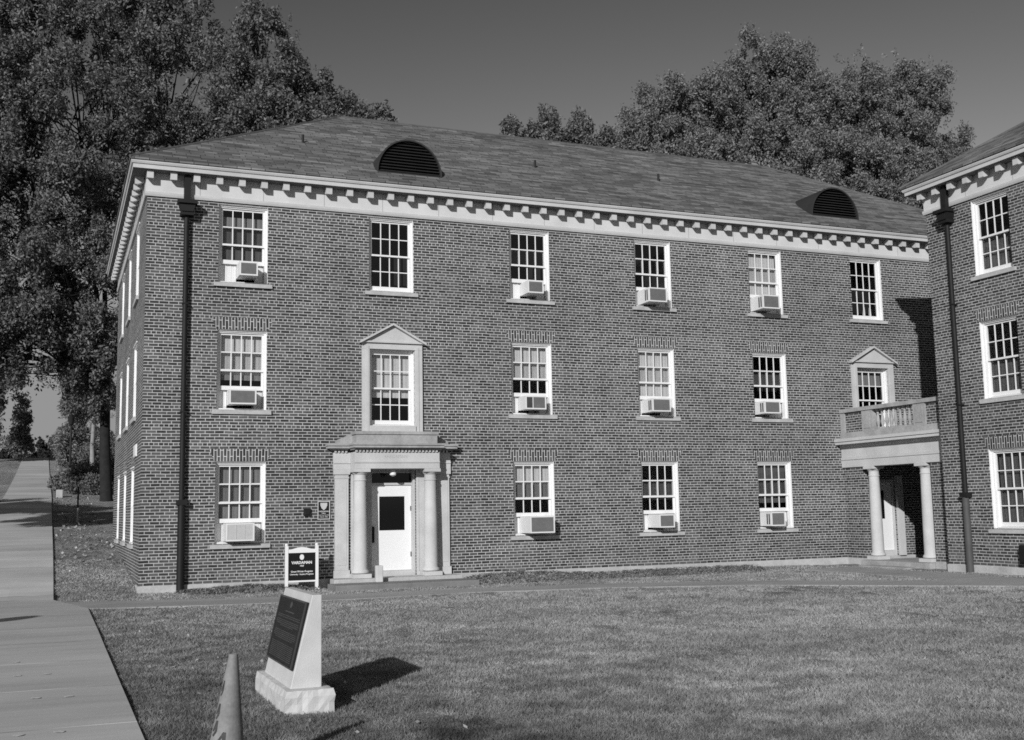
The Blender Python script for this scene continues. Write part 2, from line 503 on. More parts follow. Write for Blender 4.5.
# main walk: wide apron near the camera, narrow walk up the hill
strip('main_path', [(-6.6, -34), (-6.6, -8), (-5.6, -3), (-4.6, 0.6), (-4.35, 10), (-4.35, 40), (-4.5, 82), (-6.5, 100)],
      [(-1.13, -34), (-1.15, -8), (-1.17, -3.4), (-1.8, -0.9), (-1.83, 10), (-1.95, 40), (-2.35, 82), (-3.5, 100)], M['path'], 0.05, 9)
strip('cross_path', [(-1.9, -1.3), (1.5, -2.2), (3.2, -2.55), (6.9, -2.65), (10.2, -3.3), (13.5, -4.7), (15.8, -6.8), (18.6, -9.2)],
      [(-1.16, -3.3), (1.5, -3.9), (3.0, -4.0), (6.6, -3.8), (9.8, -4.5), (12.8, -6.0), (15.0, -8.2), (17.6, -10.6)], M['cross_path'], 0.03, 6)
strip('branch_path', [(17.3, -1.6), (17.2, -4.0), (17.15, -6), (16.6, -7.9)], [(20.6, -1.3), (18.9, -2.6), (18.75, -6), (18.4, -9.0)], M['cross_path'], 0.024, 5)

# ------------------------------------------------------------------ building parts
S = [1.2, 4.4, 7.52]                   # sill heights of the three storeys
WW, WH = 1.19, 1.95
WH3 = 1.945
BASE_T, BRICK_T = 0.28, 9.505

def wall_mesh(mb, u0, u1, z0, z1, holes, place, depth=0.12):
    """flat wall with rectangular openings and brick reveals; place(u, d, z) -> point, d = depth behind the face"""
    us = sorted({u0, u1, *[h[0] for h in holes], *[h[1] for h in holes]})
    zs = sorted({z0, z1, *[h[2] for h in holes], *[h[3] for h in holes]})
    def inside(u, z): return any(h[0] < u < h[1] and h[2] < z < h[3] for h in holes)
    for a, b in zip(us[:-1], us[1:]):
        for c, d in zip(zs[:-1], zs[1:]):
            if not inside((a + b) / 2, (c + d) / 2):
                mb.quad(place(a, 0, c), place(b, 0, c), place(b, 0, d), place(a, 0, d))
    for (a, b, c, d) in holes:
        mb.quad(place(a, 0, c), place(a, 0, d), place(a, depth, d), place(a, depth, c))
        mb.quad(place(b, 0, d), place(b, 0, c), place(b, depth, c), place(b, depth, d))
        mb.quad(place(a, 0, d), place(b, 0, d), place(b, depth, d), place(a, depth, d))
        mb.quad(place(b, 0, c), place(a, 0, c), place(a, depth, c), place(b, depth, c))

_win = {}
def window_meshes(h, raised, flush=0.0):
    key = (h, raised, flush)
    if key in _win: return _win[key]
    W = WW / 2
    f = MB()
    cz = 0.062
    f.box(-W, -W + cz, 0.09, 0.225, 0, h); f.box(W - cz, W, 0.09, 0.225, 0, h)
    f.box(-W + cz, W - cz, 0.09, 0.225, h - 0.075, h)
    f.box(-W + 0.008, W - 0.008, 0.06, 0.088, h - 0.045, h - 0.0095)
    f.prism_x([(0.06, 0.0), (0.225, 0.0), (0.225, 0.055), (0.06, 0.03)], -W + cz, W - cz)
    if not flush:
      for q in ((-W + .001, -W + .007), (W - .007, W - .001)): f.box(q[0], q[1], 0.012, 0.0895, 0.0, h - .001)
      f.box(-W + .0075, W - .0075, 0.012, 0.0895, h - .009, h - .001)
    x0, x1 = -W + cz, W - cz; zt = h - 0.075; mid = 0.05 + (zt - 0.05) / 2
    def sash(z0, z1, ya, yb, bot, top):
        f.box(x0, x0 + 0.045, ya, yb, z0, z1); f.box(x1 - 0.045, x1, ya, yb, z0, z1)
        f.box(x0 + 0.045, x1 - 0.045, ya, yb, z0, z0 + bot); f.box(x0 + 0.045, x1 - 0.045, ya, yb, z1 - top, z1)
        a, b = x0 + 0.045, x1 - 0.045
        for i in (1, 2, 3):
            x = a + (b - a) * i / 4; f.box(x - 0.012, x + 0.012, ya + 0.004, yb - 0.004, z0 + bot, z1 - top)
        zz = (z0 + bot + z1 - top) / 2; f.box(a, b, ya + 0.006, yb - 0.006, zz - 0.012, zz + 0.012)
        return a, b, z0 + bot, z1 - top
    g = MB()
    a, b, c, d = sash(mid - 0.02, zt, 0.13, 0.165, 0.045, 0.045)
    g.quad((a, 0.148, c), (b, 0.148, c), (b, 0.148, d), (a, 0.148, d))
    lift = 0.44 if raised else 0.0
    a, b, c, d = sash(0.05 + lift, mid + 0.03 + lift, 0.17, 0.205, 0.10, 0.045)
    g.quad((a, 0.188, c), (b, 0.188, c), (b, 0.188, d), (a, 0.188, d))
    r = MB()   # the room painted dark behind, its darkness put into the wall colour
    Wr = W - 0.02
    r.quad((-Wr - .6, 1.3, -0.5), (Wr + .6, 1.3, -0.5), (Wr + .6, 1.3, h + .2), (-Wr - .6, 1.3, h + .2))
    r.quad((-Wr, 0.235, 0), (-Wr, 0.235, h), (-Wr - .6, 1.3, h + .2), (-Wr - .6, 1.3, -.5)); r.quad((Wr, 0.235, h), (Wr, 0.235, 0), (Wr + .6, 1.3, -.5), (Wr + .6, 1.3, h + .2))
    r.quad((-Wr, 0.235, h), (Wr, 0.235, h), (Wr + .6, 1.3, h + .2), (-Wr - .6, 1.3, h + .2)); r.quad((Wr, 0.235, 0), (-Wr, 0.235, 0), (-Wr - .6, 1.3, -.5), (Wr + .6, 1.3, -.5))
    s = MB()
    s.prism_x([(-0.06, -0.115), (0.089, -0.115), (0.089, -0.002), (-0.06, -0.02)], -W - 0.11, W + 0.11)
    l = MB()
    l.prism_y([(-W - 0.03, h + 0.003), (W + 0.03, h + 0.003), (W + 0.15, h + 0.30), (-W - 0.15, h + 0.30)], -0.004, 0.05)
    if flush:
        f.v = [(x, y - flush, z) for x, y, z in f.v]; g.v = [(x, y - flush, z) for x, y, z in g.v]
    gm = bpy.data.meshes.new('pane'); gm.from_pydata(g.v, [], g.f); gm.update()
    _win[key] = (f.mesh('window'), gm, r.mesh('room_interior'), s.mesh('sill'), l.mesh('lintel'))
    return _win[key]

def blind_mesh(h, z0f, z1f):
    b = MB(); W = WW / 2 - 0.066
    z0 = h * (1 - z1f); z1 = h * (1 - z0f)
    n = 22
    for i in range(n):          # gently pleated cloth
        xa = -W + 2 * W * i / n; xb = -W + 2 * W * (i + 1) / n
        ya = 0.268 + 0.006 * (i % 2); yb = 0.268 + 0.006 * ((i + 1) % 2)
        b.quad((xa, ya, z0), (xb, yb, z0), (xb, yb, z1), (xa, ya, z1))
    return b.mesh('blind')

def window(parent, loc, rz, h=WH, raised=False, blinds=(), lintel=True, sill=True, flush=0.0):
    f, g, r, s, l = window_meshes(h, raised, flush)
    o = link('window', f, M['white'], parent, loc, rz)
    link('pane', g, M['glass'], o)
    link('room_interior', r, M['room'], o)
    if sill: link('sill', s, M['sill_stone'], o)
    if lintel: link('lintel', l, M['soldier'], o)
    for (a, b, mt) in blinds:
        link('blind', blind_mesh(h, a, b), M[mt], o)
    return o

def modillion_mesh():
    m = MB()
    m.prism_x([(-0.265, 9.885), (-0.265, 10.071), (-0.06, 10.071), (-0.06, 9.95), (-0.13, 9.91), (-0.22, 9.878)], -0.076, 0.076)
    return m.mesh('modillion')
MOD = modillion_mesh()

def ring(profile, x0, x1, y0, y1):
    """sweeps a profile (outward distance, z) round a rectangle, mitred"""
    mb = MB(); n = len(profile); vs = []
    for cx, cy, sx, sy in ((x0, y0, -1, -1), (x1, y0, 1, -1), (x1, y1, 1, 1), (x0, y1, -1, 1)):
        vs += [(cx + sx * d, cy + sy * d, z) for d, z in profile]
    fs = []
    for k in range(4):
        b = (k + 1) % 4
        fs += [(k * n + i, b * n + i, b * n + (i + 1) % n, k * n + (i + 1) % n) for i in range(n)]
    return mb.add(vs, fs)

EAVE, RZ = 0.41, 10.29
SLOPE = 0.607
def hip_roof(parent, x0, x1, y0, y1):
    e = EAVE + 0.03
    X0, X1, Y0, Y1 = x0 - e, x1 + e, y0 - e, y1 + e
    half = min(X1 - X0, Y1 - Y0) / 2; zr = RZ + 0.03 + SLOPE * half; zb = RZ + 0.03
    me = bpy.data.meshes.new('roof')
    if X1 - X0 > Y1 - Y0: A, B = (X0 + half, Y0 + half, zr), (X1 - half, Y0 + half, zr)
    else: A, B = (X0 + half, Y0 + half, zr), (X0 + half, Y1 - half, zr)
    c = [(X0, Y0, zb), (X1, Y0, zb), (X1, Y1, zb), (X0, Y1, zb), A, B]
    if X1 - X0 > Y1 - Y0: fs = [(0, 1, 5, 4), (1, 2, 5), (2, 3, 4, 5), (3, 0, 4)]; ax = [0, 1, 0, 1]
    else: fs = [(0, 1, 4), (1, 2, 5, 4), (2, 3, 5), (3, 0, 4, 5)]; ax = [0, 1, 0, 1]
    c2 = [(p[0], p[1], p[2] - 0.05) for p in c[:4]]
    c += c2
    fs += [(0, 6, 7, 1), (1, 7, 8, 2), (2, 8, 9, 3), (3, 9, 6, 0), (9, 8, 7, 6)]; ax += [0, 1, 0, 1, 0]
    me.from_pydata(c, [], fs)
    uv = me.uv_layers.new(name='UVMap')
    k = math.sqrt(1 + SLOPE ** 2) / SLOPE
    for p, a in zip(me.polygons, ax):
        for li in p.loop_indices:
            v = me.vertices[me.loops[li].vertex_index].co
            uv.data[li].uv = (v[a], (v[2] - zb) * k)
    o = link('roof', me, M['shingle'], parent)
    # ridge and hip caps
    caps = MB()
    for p, q in ((A, B), (c[0], A), (c[3], A if X1 - X0 > Y1 - Y0 else B), (c[1], B if X1 - X0 > Y1 - Y0 else A), (c[2], B)):
        caps.tube([Vector(p) + Vector((0, 0, .0)), Vector(q) + Vector((0, 0, .0))], [0.035, 0.035], 6)
    caps.build('ridge_cap', M['ridge'], o)
    return o
M['ridge'] = mottled('ridge tile', 0.11, 0.3, 3.0, 0.85, 20)

def cornice(parent, x0, x1, y0, y1):
    c = ring([(0.05, 10.08), (EAVE - 0.05, 10.08), (EAVE - 0.05, 10.17), (EAVE - 0.02, 10.185), (EAVE, 10.23), (EAVE, RZ - 0.03), (0.05, RZ - 0.03)], x0, x1, y0, y1)
    c.build('cornice', M['stone_trim'], parent)
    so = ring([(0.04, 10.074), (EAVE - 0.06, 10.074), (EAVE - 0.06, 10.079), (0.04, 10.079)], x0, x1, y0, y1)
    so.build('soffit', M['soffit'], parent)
    f = ring([(-0.1, 9.61), (0.035, 9.61), (0.035, 10.078), (-0.1, 10.078)], x0, x1, y0, y1)
    f.build('frieze', M['frieze'], parent)
    t = ring([(-0.1, BRICK_T), (0.05, BRICK_T), (0.065, BRICK_T + 0.05), (0.065, 9.607), (-0.1, 9.607)], x0, x1, y0, y1)
    t.build('taenia', M['stone_trim'], parent)
    g = ring([(EAVE - 0.04, RZ - 0.028), (EAVE + 0.012, RZ - 0.028), (EAVE + 0.012, RZ - 0.024 + 0.0), (EAVE - 0.04, RZ - 0.024)], x0, x1, y0, y1)
    g.build('drip_edge', M['dark_metal'], parent)
M['soffit'] = mottled('shade-toned soffit', 0.13, 0.3, 2.0, 0.9, 15)  # dark tone puts the shade under the eaves into the colour
def frieze_mat():
    k = NT('frieze stone'); k.set(rough=0.85)
    p = k.pos(); sx = k.n('ShaderNodeSeparateXYZ'); k.l(p, sx.inputs[0])
    u = k.math('ADD', sx.outputs[0], sx.outputs[1])
    fr = k.math('FRACT', k.math('MULTIPLY', k.math('ADD', u, 0.35), 1 / 1.53))
    j = k.math('LESS_THAN', fr, 0.012)
    n = k.noise(p, 1.4, 4)
    k.base(k.math('MULTIPLY', k.ramp(n, 0.3, 0.7, 0.52, 0.62), k.ramp(j, 0, 1, 1.0, 0.6)))
    return k.m
M['frieze'] = frieze_mat()

def modillions(parent, pts):
    for (x, y, rz) in pts:
        link('modillion', MOD, M['stone_trim'], parent, (x, y, 0), rz)

def downspout(parent, loc, rz, boot_top, boot_mat):
    d = empty('downspout', loc, rz, parent)
    p = MB()
    p.tube([(0, -0.1, 9.1), (0, -0.1, boot_top)], [0.062, 0.062], 12)
    for z in (6.9, 4.3):
        p.box(-0.07, 0.07, -0.165, -0.002, z, z + 0.03)
    p.build('pipe', M['dark_metal'], d, smooth=True)
    h = MB()
    h.box(-0.075, 0.075, -0.19, -0.068, 9.42, 10.04)
    h.box(-0.23, 0.23, -0.34, -0.07, 9.33, 9.42)
    h.prism_y([(-0.13, 9.14), (0.13, 9.14), (0.19, 9.329), (-0.19, 9.329)], -0.28, -0.004)
    h.box(-0.155, 0.155, -0.25, -0.004, 9.06, 9.139)
    h.build('leader_head', M['dark_metal'], d)
    b = MB()
    b.tube([(0, -0.11, boot_top + 0.02), (0, -0.11, -0.1)], [0.085, 0.09], 12)
    b.build('boot', boot_mat, d, smooth=True)
    c = MB(); c.box(-0.12, 0.12, -0.2, -0.002, boot_top - 0.02, boot_top + 0.1)
    c.build('bracket', M['dark_metal'], d)

# ------------------------------------------------------------------ main building
LX, DY = 28.4, 12.4
XC = [2.28, 6.05, 9.95, 13.78, 17.61, 21.36]
SIDEY = [2.96, 6.2, 9.54]
main = empty('brick_building', (0, 0, 0))
tag(main, 'long three-storey brick building with hipped shingle roof and two louvred dormers', 'building')

holes = []
for c, x in enumerate(XC):
    for f in range(3):
        if c in (1, 5) and f == 0: continue
        if c in (1, 5) and f == 1: holes.append((x - WW / 2, x + WW / 2, 4.05, 4.05 + WH)); continue
        holes.append((x - WW / 2, x + WW / 2, S[f], S[f] + (WH if f < 2 else WH3)))
holes.append((5.44, 6.66, BASE_T, 2.95))
holes.append((20.75, 21.97, BASE_T, 2.6))
wall = MB()
wall_mesh(wall, 0, LX, BASE_T, BRICK_T, holes, lambda u, d, z: (u, d, z))
sh = [(y - WW / 2, y + WW / 2, S[f], S[f] + (WH if f < 2 else WH3)) for y in SIDEY for f in range(3)]
wall_mesh(wall, 0, DY, BASE_T, BRICK_T, sh, lambda u, d, z: (d, u, z))
wall.quad((LX, 0, BASE_T), (LX, DY, BASE_T), (LX, DY, BRICK_T), (LX, 0, BRICK_T))
wall.quad((LX, DY, BASE_T), (0, DY, BASE_T), (0, DY, BRICK_T), (LX, DY, BRICK_T))
wall.build('wall', M['brick'], main)
fb = ring([(-0.1, -0.5), (0.03, -0.5), (0.03, BASE_T - 0.01), (0.018, BASE_T), (-0.1, BASE_T)], 0, LX, 0, DY)
fb.build('foundation', M['foundation'], main)
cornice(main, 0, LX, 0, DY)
mods = [(0.04 + 0.54 * i, 0, 0) for i in range(47)] + [(0, 0.42 + 0.54 * i, -math.pi / 2) for i in range(23)]
modillions(main, mods)
roof = hip_roof(main, 0, LX, 0, DY)

def dormer(cx):
    d = empty('dormer', (cx, 0.42, 10.82), 0, roof)
    W, H = 0.88, 0.92
    arc = [(W * math.cos(t), H * math.sin(t)) for t in np.linspace(0, math.pi, 25)]
    hood = MB(); n = len(arc); vs = []; fs = []
    rows = [(-0.06, 1.06), (-0.06, 0.97), (0.03, 0.97)]
    back = 1.75
    for y, k in ((-0.06, 1.03), (back, 1.03)):
        vs += [(x * k, y, z * k) for x, z in arc]
    vs += [(x * 0.985, -0.06, z * 0.985) for x, z in arc] + [(x * 0.985, 0.12, z * 0.985) for x, z in arc]
    for i in range(n - 1):
        fs += [(i, i + 1, n + i + 1, n + i), (i, 2 * n + i, 2 * n + i + 1, i + 1), (2 * n + i, 3 * n + i, 3 * n + i + 1, 2 * n + i + 1)]
    hood.add(vs, fs)
    o = hood.build('dormer_hood', M['hood'], d)
    o.name = 'hood'
    lv = MB()
    lv.add([(x * 0.985, 0.11, z * 0.985) for x, z in arc], [tuple(range(n))])
    z = 0.04
    while z < H * 0.95:
        hw = W * math.sqrt(max(0, 1 - (z / H) ** 2)) * 0.98
        lv.prism_x([(-0.02, z), (-0.012, z), (0.10, z + 0.07), (0.09, z + 0.075)], -hw, hw)
        z += 0.082
    lv.box(-W, W, -0.09, 0.05, -0.06, 0.0)
    lv.build('louvre', M['louvre'], d)
dormer(6.68)
dormer(20.62)
for x in (4.25, 11.28, 15.53):
    v = MB(); v.lathe([(0.035, 11.6), (0.035, 12.33), (0.025, 12.33)], x, 2.5, 10)
    v.build('vent_pipe', M['dark_metal'], roof)

FB = {  # blinds per window: list of (from top, to, material)
    (0, 2): [(0.13, 0.27, 'blind_grey'), (0.3, 0.72, 'blind_dim')], (4, 2): [(0.06, 0.72, 'blind_white')],
    (0, 1): [(0, 0.55, 'blind_white'), (0.55, 0.62, 'blind_grey')], (1, 1): [(0, 0.62, 'blind_white')], (2, 1): [(0, 0.52, 'blind_white')], (3, 1): [(0, 0.74, 'blind_white')],
    (4, 1): [(0.25, 0.52, 'blind_dim')], (5, 1): [(0, 0.28, 'blind_grey')],
    (0, 0): [(0, 0.74, 'blind_grey')], (2, 0): [(0, 0.32, 'blind_white'), (0.32, 0.52, 'blind_grey')], (3, 0): [(0.28, 0.52, 'blind_dim')], (4, 0): [(0.02, 0.62, 'blind_dim')]}
AC = {(0, 2), (2, 2), (3, 2), (4, 2), (0, 1), (2, 1), (3, 1), (4, 1), (0, 0), (2, 0), (3, 0), (4, 0)}
for c, x in enumerate(XC):
    for f in range(3):
        if c in (1, 5) and f == 0: continue
        ped = c in (1, 5) and f == 1
        z = 4.05 if ped else S[f]
        h = WH if f < 2 else WH3
        o = window(main, (x, 0, z), 0, h, (c, f) in AC, FB.get((c, f), []), lintel=(f < 2 and not ped), sill=not ped)
        if (c, f) == (5, 2):
            b = MB()
            b.prism_y([(0.03, 0.06), (0.16, 0.06), (0.14, 0.42), (0.1, 0.5)], 0.3, 0.32); b.prism_y([(0.28, 0.06), (0.4, 0.06), (0.36, 0.48), (0.31, 0.44)], 0.3, 0.32)
            b.build('curtain', M['blind_white'], o)
        if ped:
            s = MB(); W = WW / 2; e = 0.003
            s.box(-W - 0.2, -W - e, -0.07, 0.1, -0.18, WH); s.box(W + e, W + 0.2, -0.07, 0.1, -0.18, WH)
            s.box(-W - 0.2, W + 0.2, -0.07, 0.1, WH + e, WH + 0.16)
            s.box(-W - e, W + e, -0.11, 0.089, -0.18, -e)
            s.box(-W - 0.10, -W - 0.03, -0.085, -0.071, -0.18, WH + 0.07); s.box(W + 0.03, W + 0.10, -0.085, -0.071, -0.18, WH + 0.07)
            s.build('stone_surround', M['stone_dull'] if False else M['stone'], o)
            p = MB()
            p.prism_y([(-W - 0.2, WH + 0.165), (W + 0.2, WH + 0.165), (0, WH + 0.60)], -0.09, 0.02)
            t = 0.055
            for sx in (-1, 1):
                pts = [(sx * (W + 0.27), WH + 0.13), (0, WH + 0.615), (0, WH + 0.615 + t), (sx * (W + 0.29), WH + 0.13 + t * 0.8)]
                if sx > 0: pts = pts[::-1]
                p.prism_y(pts, -0.19, 0.02)
            p.box(-W - 0.24, W + 0.24, -0.13, 0.02, WH + 0.16, WH + 0.2)
            p.build('pediment', M['stone'], o)
for y in SIDEY:
    for f in range(3):
        window(main, (0, y, S[f]), -math.pi / 2, WH if f < 2 else WH3, False, [(0, 0.5, 'blind_grey')], lintel=f < 2, flush=0.08)
downspout(main, (0.91, 0, 0), 0, 2.15, M['dark_metal'])

# main door and its portico
door = MB(); door.box(5.53, 6.6, 0.21, 0.255, 0.42, 2.55); dobj = door.build('door', M['door_white'], main)
g = MB(); g.box(5.76, 6.42, 0.203, 0.2095, 1.42, 2.27); g.build('door_window', M['door_glass'], dobj)
g = MB(); g.box(5.56, 5.62, 0.15, 0.2095, 1.12, 1.52); g.build('door_pull', M['dark_metal'], dobj)
g = MB(); g.box(6.575, 6.598, 0.2, 0.2095, 0.75, 0.87); g.box(6.575, 6.598, 0.2, 0.2095, 1.9, 2.02); g.build('hinge', M['pale_pipe'], dobj)
fr = MB()
fr.box(5.443, 5.525, 0.05, 0.27, BASE_T, 2.94); fr.box(6.605, 6.657, 0.05, 0.27, BASE_T, 2.94)
fr.box(5.525, 6.605, 0.17, 0.27, 2.555, 2.61); fr.box(5.525, 6.605, 0.15, 0.27, 2.86, 2.94); fr.box(5.525, 6.605, 0.06, 0.27, BASE_T + 0.002, 0.415)
fr.build('door_frame', M['stone'], main)
tr = MB(); tr.box(5.525, 6.605, 0.22, 0.25, 2.61, 2.86); tr.build('transom', M['door_glass'], main)
bk = MB(); bk.quad((5.44, 0.275, BASE_T), (6.66, 0.275, BASE_T), (6.66, 0.275, 2.95), (5.44, 0.275, 2.95)); bk.build('door_backing', M['dark'], main)

def column(parent, x, y, z0, z1, r, mat=None):
    c = MB()
    c.box(x - r * 1.3, x + r * 1.3, y - r * 1.3, y + r * 1.3, z0, z0 + 0.1)
    prof = [(r * 1.02, z0 + 0.1), (r * 1.22, z0 + 0.12), (r * 1.24, z0 + 0.15), (r * 1.16, z0 + 0.18), (r * 1.03, z0 + 0.2), (r, z0 + 0.25)]
    H = z1 - z0
    prof += [(r * (1 - 0.15 * t ** 1.6), z0 + 0.25 + (H - 0.55) * t) for t in (0.3, 0.5, 0.7, 0.85, 1.0)]
    rt = r * 0.85; zt = z1 - 0.3
    prof += [(rt * 1.1, zt + 0.01), (rt * 1.1, zt + 0.035), (rt, zt + 0.045), (rt, zt + 0.15), (rt * 1.12, zt + 0.17), (rt * 1.32, zt + 0.21), (rt * 1.3, zt + 0.22)]
    c.lathe(prof, x, y, 24)
    c.box(x - rt * 1.42, x + rt * 1.42, y - rt * 1.42, y + rt * 1.42, zt + 0.22, z1)
    return c.build('column', mat or M['stone'], parent, smooth=True)

CX = 6.05
M['step_stone'] = mottled('dark worn step', 0.19, 0.25, 2.0, 0.9, 20)
port = MB()
e = 0.002
# entablature: front block over the columns, shallower wings over the pilasters
for (x0, x1, y0, top) in ((4.95, 7.15, -0.5, 1), (4.52, 4.95 - e, -0.1, 0), (7.15 + e, 7.58, -0.1, 0)):
    port.box(x0, x1, y0 + 0.02, 0.04, 2.95, 3.09)
    port.box(x0 - 0.0, x1 + 0.0, y0, 0.04, 3.09 + e, 3.135)
    port.box(x0, x1, y0 + 0.03, 0.04, 3.135 + e, 3.36)
pobj = port.build('portico', M['stone'], main)
corn = MB()
for (x0, x1, y0, L, Rr) in ((4.95, 7.15, -0.5, 0.07, 0.07), (4.52, 4.88 - e, -0.1, 0.17, 0.0), (7.22 + e, 7.58, -0.1, 0.0, 0.13)):
    corn.box(x0 - L, x1 + Rr, y0 - 0.15, 0.04, 3.46, 3.52)
    corn.box(x0 - L - 0.02 * (L > 0), x1 + Rr + 0.02 * (Rr > 0), y0 - 0.18, 0.04, 3.523, 3.57)
    corn.box(x0 - L * 0.4, x1 + Rr * 0.4, y0 - 0.06, 0.04, 3.42, 3.457)
corn.build('portico_cornice', M['aged_stone'], pobj)
den = MB()
x = 4.97
while x < 7.1:
    den.box(x, x + 0.05, -0.52, -0.45, 3.363, 3.417); x += 0.09
for xa in (4.54, 7.18):
    for i in range(4): den.box(xa + i * 0.09, xa + i * 0.09 + 0.05, -0.115, -0.07, 3.363, 3.417)
den.build('dentils', M['stone'], pobj)
par = MB()
par.box(5.0, 7.1, -0.46, 0.04, 3.573, 3.86)
par.box(4.97, 7.13, -0.49, 0.04, 3.80, 3.875)
for x in (5.28, 5.9, 6.62):
    par.box(x, x + 0.012, -0.4625, -0.45, 3.575, 3.80)
for sx, xa in ((-1, 5.0 - e), (1, 7.1 + e)):
    xb = xa + sx * 0.5
    xb = xa + sx * 0.42
    pts = [(xa, 3.573), (xb, 3.573), (xb, 3.66), (xa, 3.84)]
    if sx < 0: pts = pts[::-1]
    par.prism_y(pts, -0.09, 0.04)
par.box(5.1, 7.0, -0.1, 0.04, 3.878, 3.868)
par.build('parapet', M['aged_stone'], pobj)
ceil = MB(); ceil.box(4.97, 7.13, -0.44, 0.03, 2.935, 2.948); ceil.build('soffit', M['aged_stone'], pobj)
for x in (5.14, 6.96): column(pobj, x, -0.28, BASE_T + 0.01, 2.947, 0.175)
for xa, xb in ((4.56, 4.90), (7.20, 7.54)):
    p = MB()
    p.box(xa, xb, -0.07, 0.0 - 0.003, BASE_T + 0.2, 2.72); p.box(xa - 0.03, xb + 0.03, -0.095, -0.003, BASE_T + 0.01, BASE_T + 0.2 - e)
    p.box(xa - 0.015, xb + 0.015, -0.08, -0.003, 2.72 + e, 2.76); p.box(xa - 0.035, xb + 0.035, -0.10, -0.003, 2.82, 2.947); p.box(xa, xb, -0.07, -0.003, 2.762, 2.818)
    p.box(xa + 0.05, xb - 0.05, -0.077, -0.0705, 0.6, 2.65)
    p.build('pilaster', M['stone'], pobj)
for xa, xb in ((4.97, 5.435), (6.665, 7.13)):
    p = MB(); p.box(xa, xb, -0.05, 0.048, BASE_T + 0.01, 2.93); p.box(xa + 0.03, xa + 0.06, -0.06, -0.051, 0.4, 2.8); p.box(xb - 0.06, xb - 0.03, -0.06, -0.051, 0.4, 2.8)
    p.build('jamb', M['stone'], pobj)
st = MB()
st.box(4.42, 7.68, -0.62, -0.035, -0.2, BASE_T + 0.005); st.build('step', M['foundation'], pobj, bevel=0.012)
st = MB()
st.box(4.25, 7.8, -1.5, -0.62 - e, -0.2, 0.2); st.build('step', M['step_stone'], pobj, bevel=0.015)
lm = MB(); lm.lathe([(0.05, 2.932), (0.06, 2.9), (0.085, 2.86), (0.08, 2.80), (0.04, 2.77), (0.01, 2.765)], 6.0, -0.22, 14)
lm.build('porch_lamp', M['white'], pobj, smooth=True)
# shallow carved lettering, worn past reading: a row of faint cut strokes as in the stone
tl = text_mesh('carved_lettering', 'VARDAMAN', 0.11, M['carved'], pobj, Matrix.Translation((6.0, -0.4705, 3.25)) @ FACE_FRONT, 0.002)

# ------------------------------------------------------------------ wing to the right
WX, WY0, WY1 = 19.55, -28.0, -4.63
wing = empty('brick_wing', (WX, -16, 0))
tag(wing, 'brick wing at the right edge facing left, cut off by the frame', 'building')
wing.location = (0, 0, 0)
wys = [-6.79, -10.62, -14.45]
wh = [(y - WW / 2, y + WW / 2, S[f], S[f] + (WH if f < 2 else WH3)) for y in wys for f in range(3)]
ww = MB()
wall_mesh(ww, WY0, WY1, BASE_T, BRICK_T, wh, lambda u, d, z: (WX + d, u, z))
XE = WX + 12.4
ww.quad((WX, WY1, BASE_T), (XE, WY1, BASE_T), (XE, WY1, BRICK_T), (WX, WY1, BRICK_T))
ww.quad((XE, WY0, BASE_T), (XE, WY1, BASE_T), (XE, WY1, BRICK_T), (XE, WY0, BRICK_T))
ww.quad((WX, WY0, BASE_T), (XE, WY0, BASE_T), (XE, WY0, BRICK_T), (WX, WY0, BRICK_T))
ww.build('wall', M['brick'], wing)
ring([(-0.1, -0.5), (0.03, -0.5), (0.03, BASE_T - 0.01), (0.018, BASE_T), (-0.1, BASE_T)], WX, XE, WY0, WY1).build('foundation', M['foundation'], wing)
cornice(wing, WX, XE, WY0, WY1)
modillions(wing, [(WX, WY1 - 0.06 - 0.54 * i, -math.pi / 2) for i in range(42)])
hip_roof(wing, WX, XE, WY0, WY1)
for y in wys:
    for f in range(3):
        window(wing, (WX, y, S[f]), -math.pi / 2, WH if f < 2 else WH3, False, [(0, 0.98, 'blind_dim')] if f == 0 else [(0.5, 0.98, 'blind_dim')], lintel=f < 2)
downspout(wing, (WX, -5.46, 0), -math.pi / 2, 2.0, M['pale_pipe'])

# ------------------------------------------------------------------ porch between the two
PX = 20.2
porch = empty('entrance_porch', (PX, -2, 0))
porch.location = (0, 0, 0)
tag(porch, 'columned entrance porch with balustrade in the corner between building and wing', 'porch')
y0, y1 = WY1 + 0.012, -0.012
for ya, yb in ((-0.85, y1), (y0, -3.62)):
    pw = MB(); pw.box(PX - 0.12, PX + 0.3, ya, yb, BASE_T, 2.94); pw.build('pier', M['brick'], porch)
    pf = MB(); pf.box(PX - 0.15, PX + 0.33, ya - 0.01, yb, -0.3, BASE_T - e); pf.build('pier_base', M['foundation'], porch)
en = MB()
en.box(PX - 0.17, PX + 0.33, y0, y1, 2.943, 3.16); en.box(PX - 0.19, PX + 0.33, y0, y1, 3.163, 3.24); en.box(PX - 0.16, PX + 0.33, y0, y1, 3.243, 3.52)
en.box(PX - 0.21, PX + 4.0, y0, y1, 3.523, 3.617)
en.box(PX - 0.38, PX + 4.0, y0, y1 , 3.62, 3.70)
en.box(PX - 0.41, PX + 4.0, y0, y1, 3.703, 3.79)
en.build('entablature', M['stone'], porch)
bl = empty('balustrade', (0, 0, 0), 0, porch)
cp = MB(); cp.box(PX - 0.17, PX + 0.17, y0, y1, 4.58, 4.69); cp.build('coping', M['aged_stone'], bl)
pl_ = MB(); pl_.box(PX - 0.17, PX + 0.17, y0, y1, 3.793, 3.98); pl_.build('plinth', M['aged_stone'], bl)
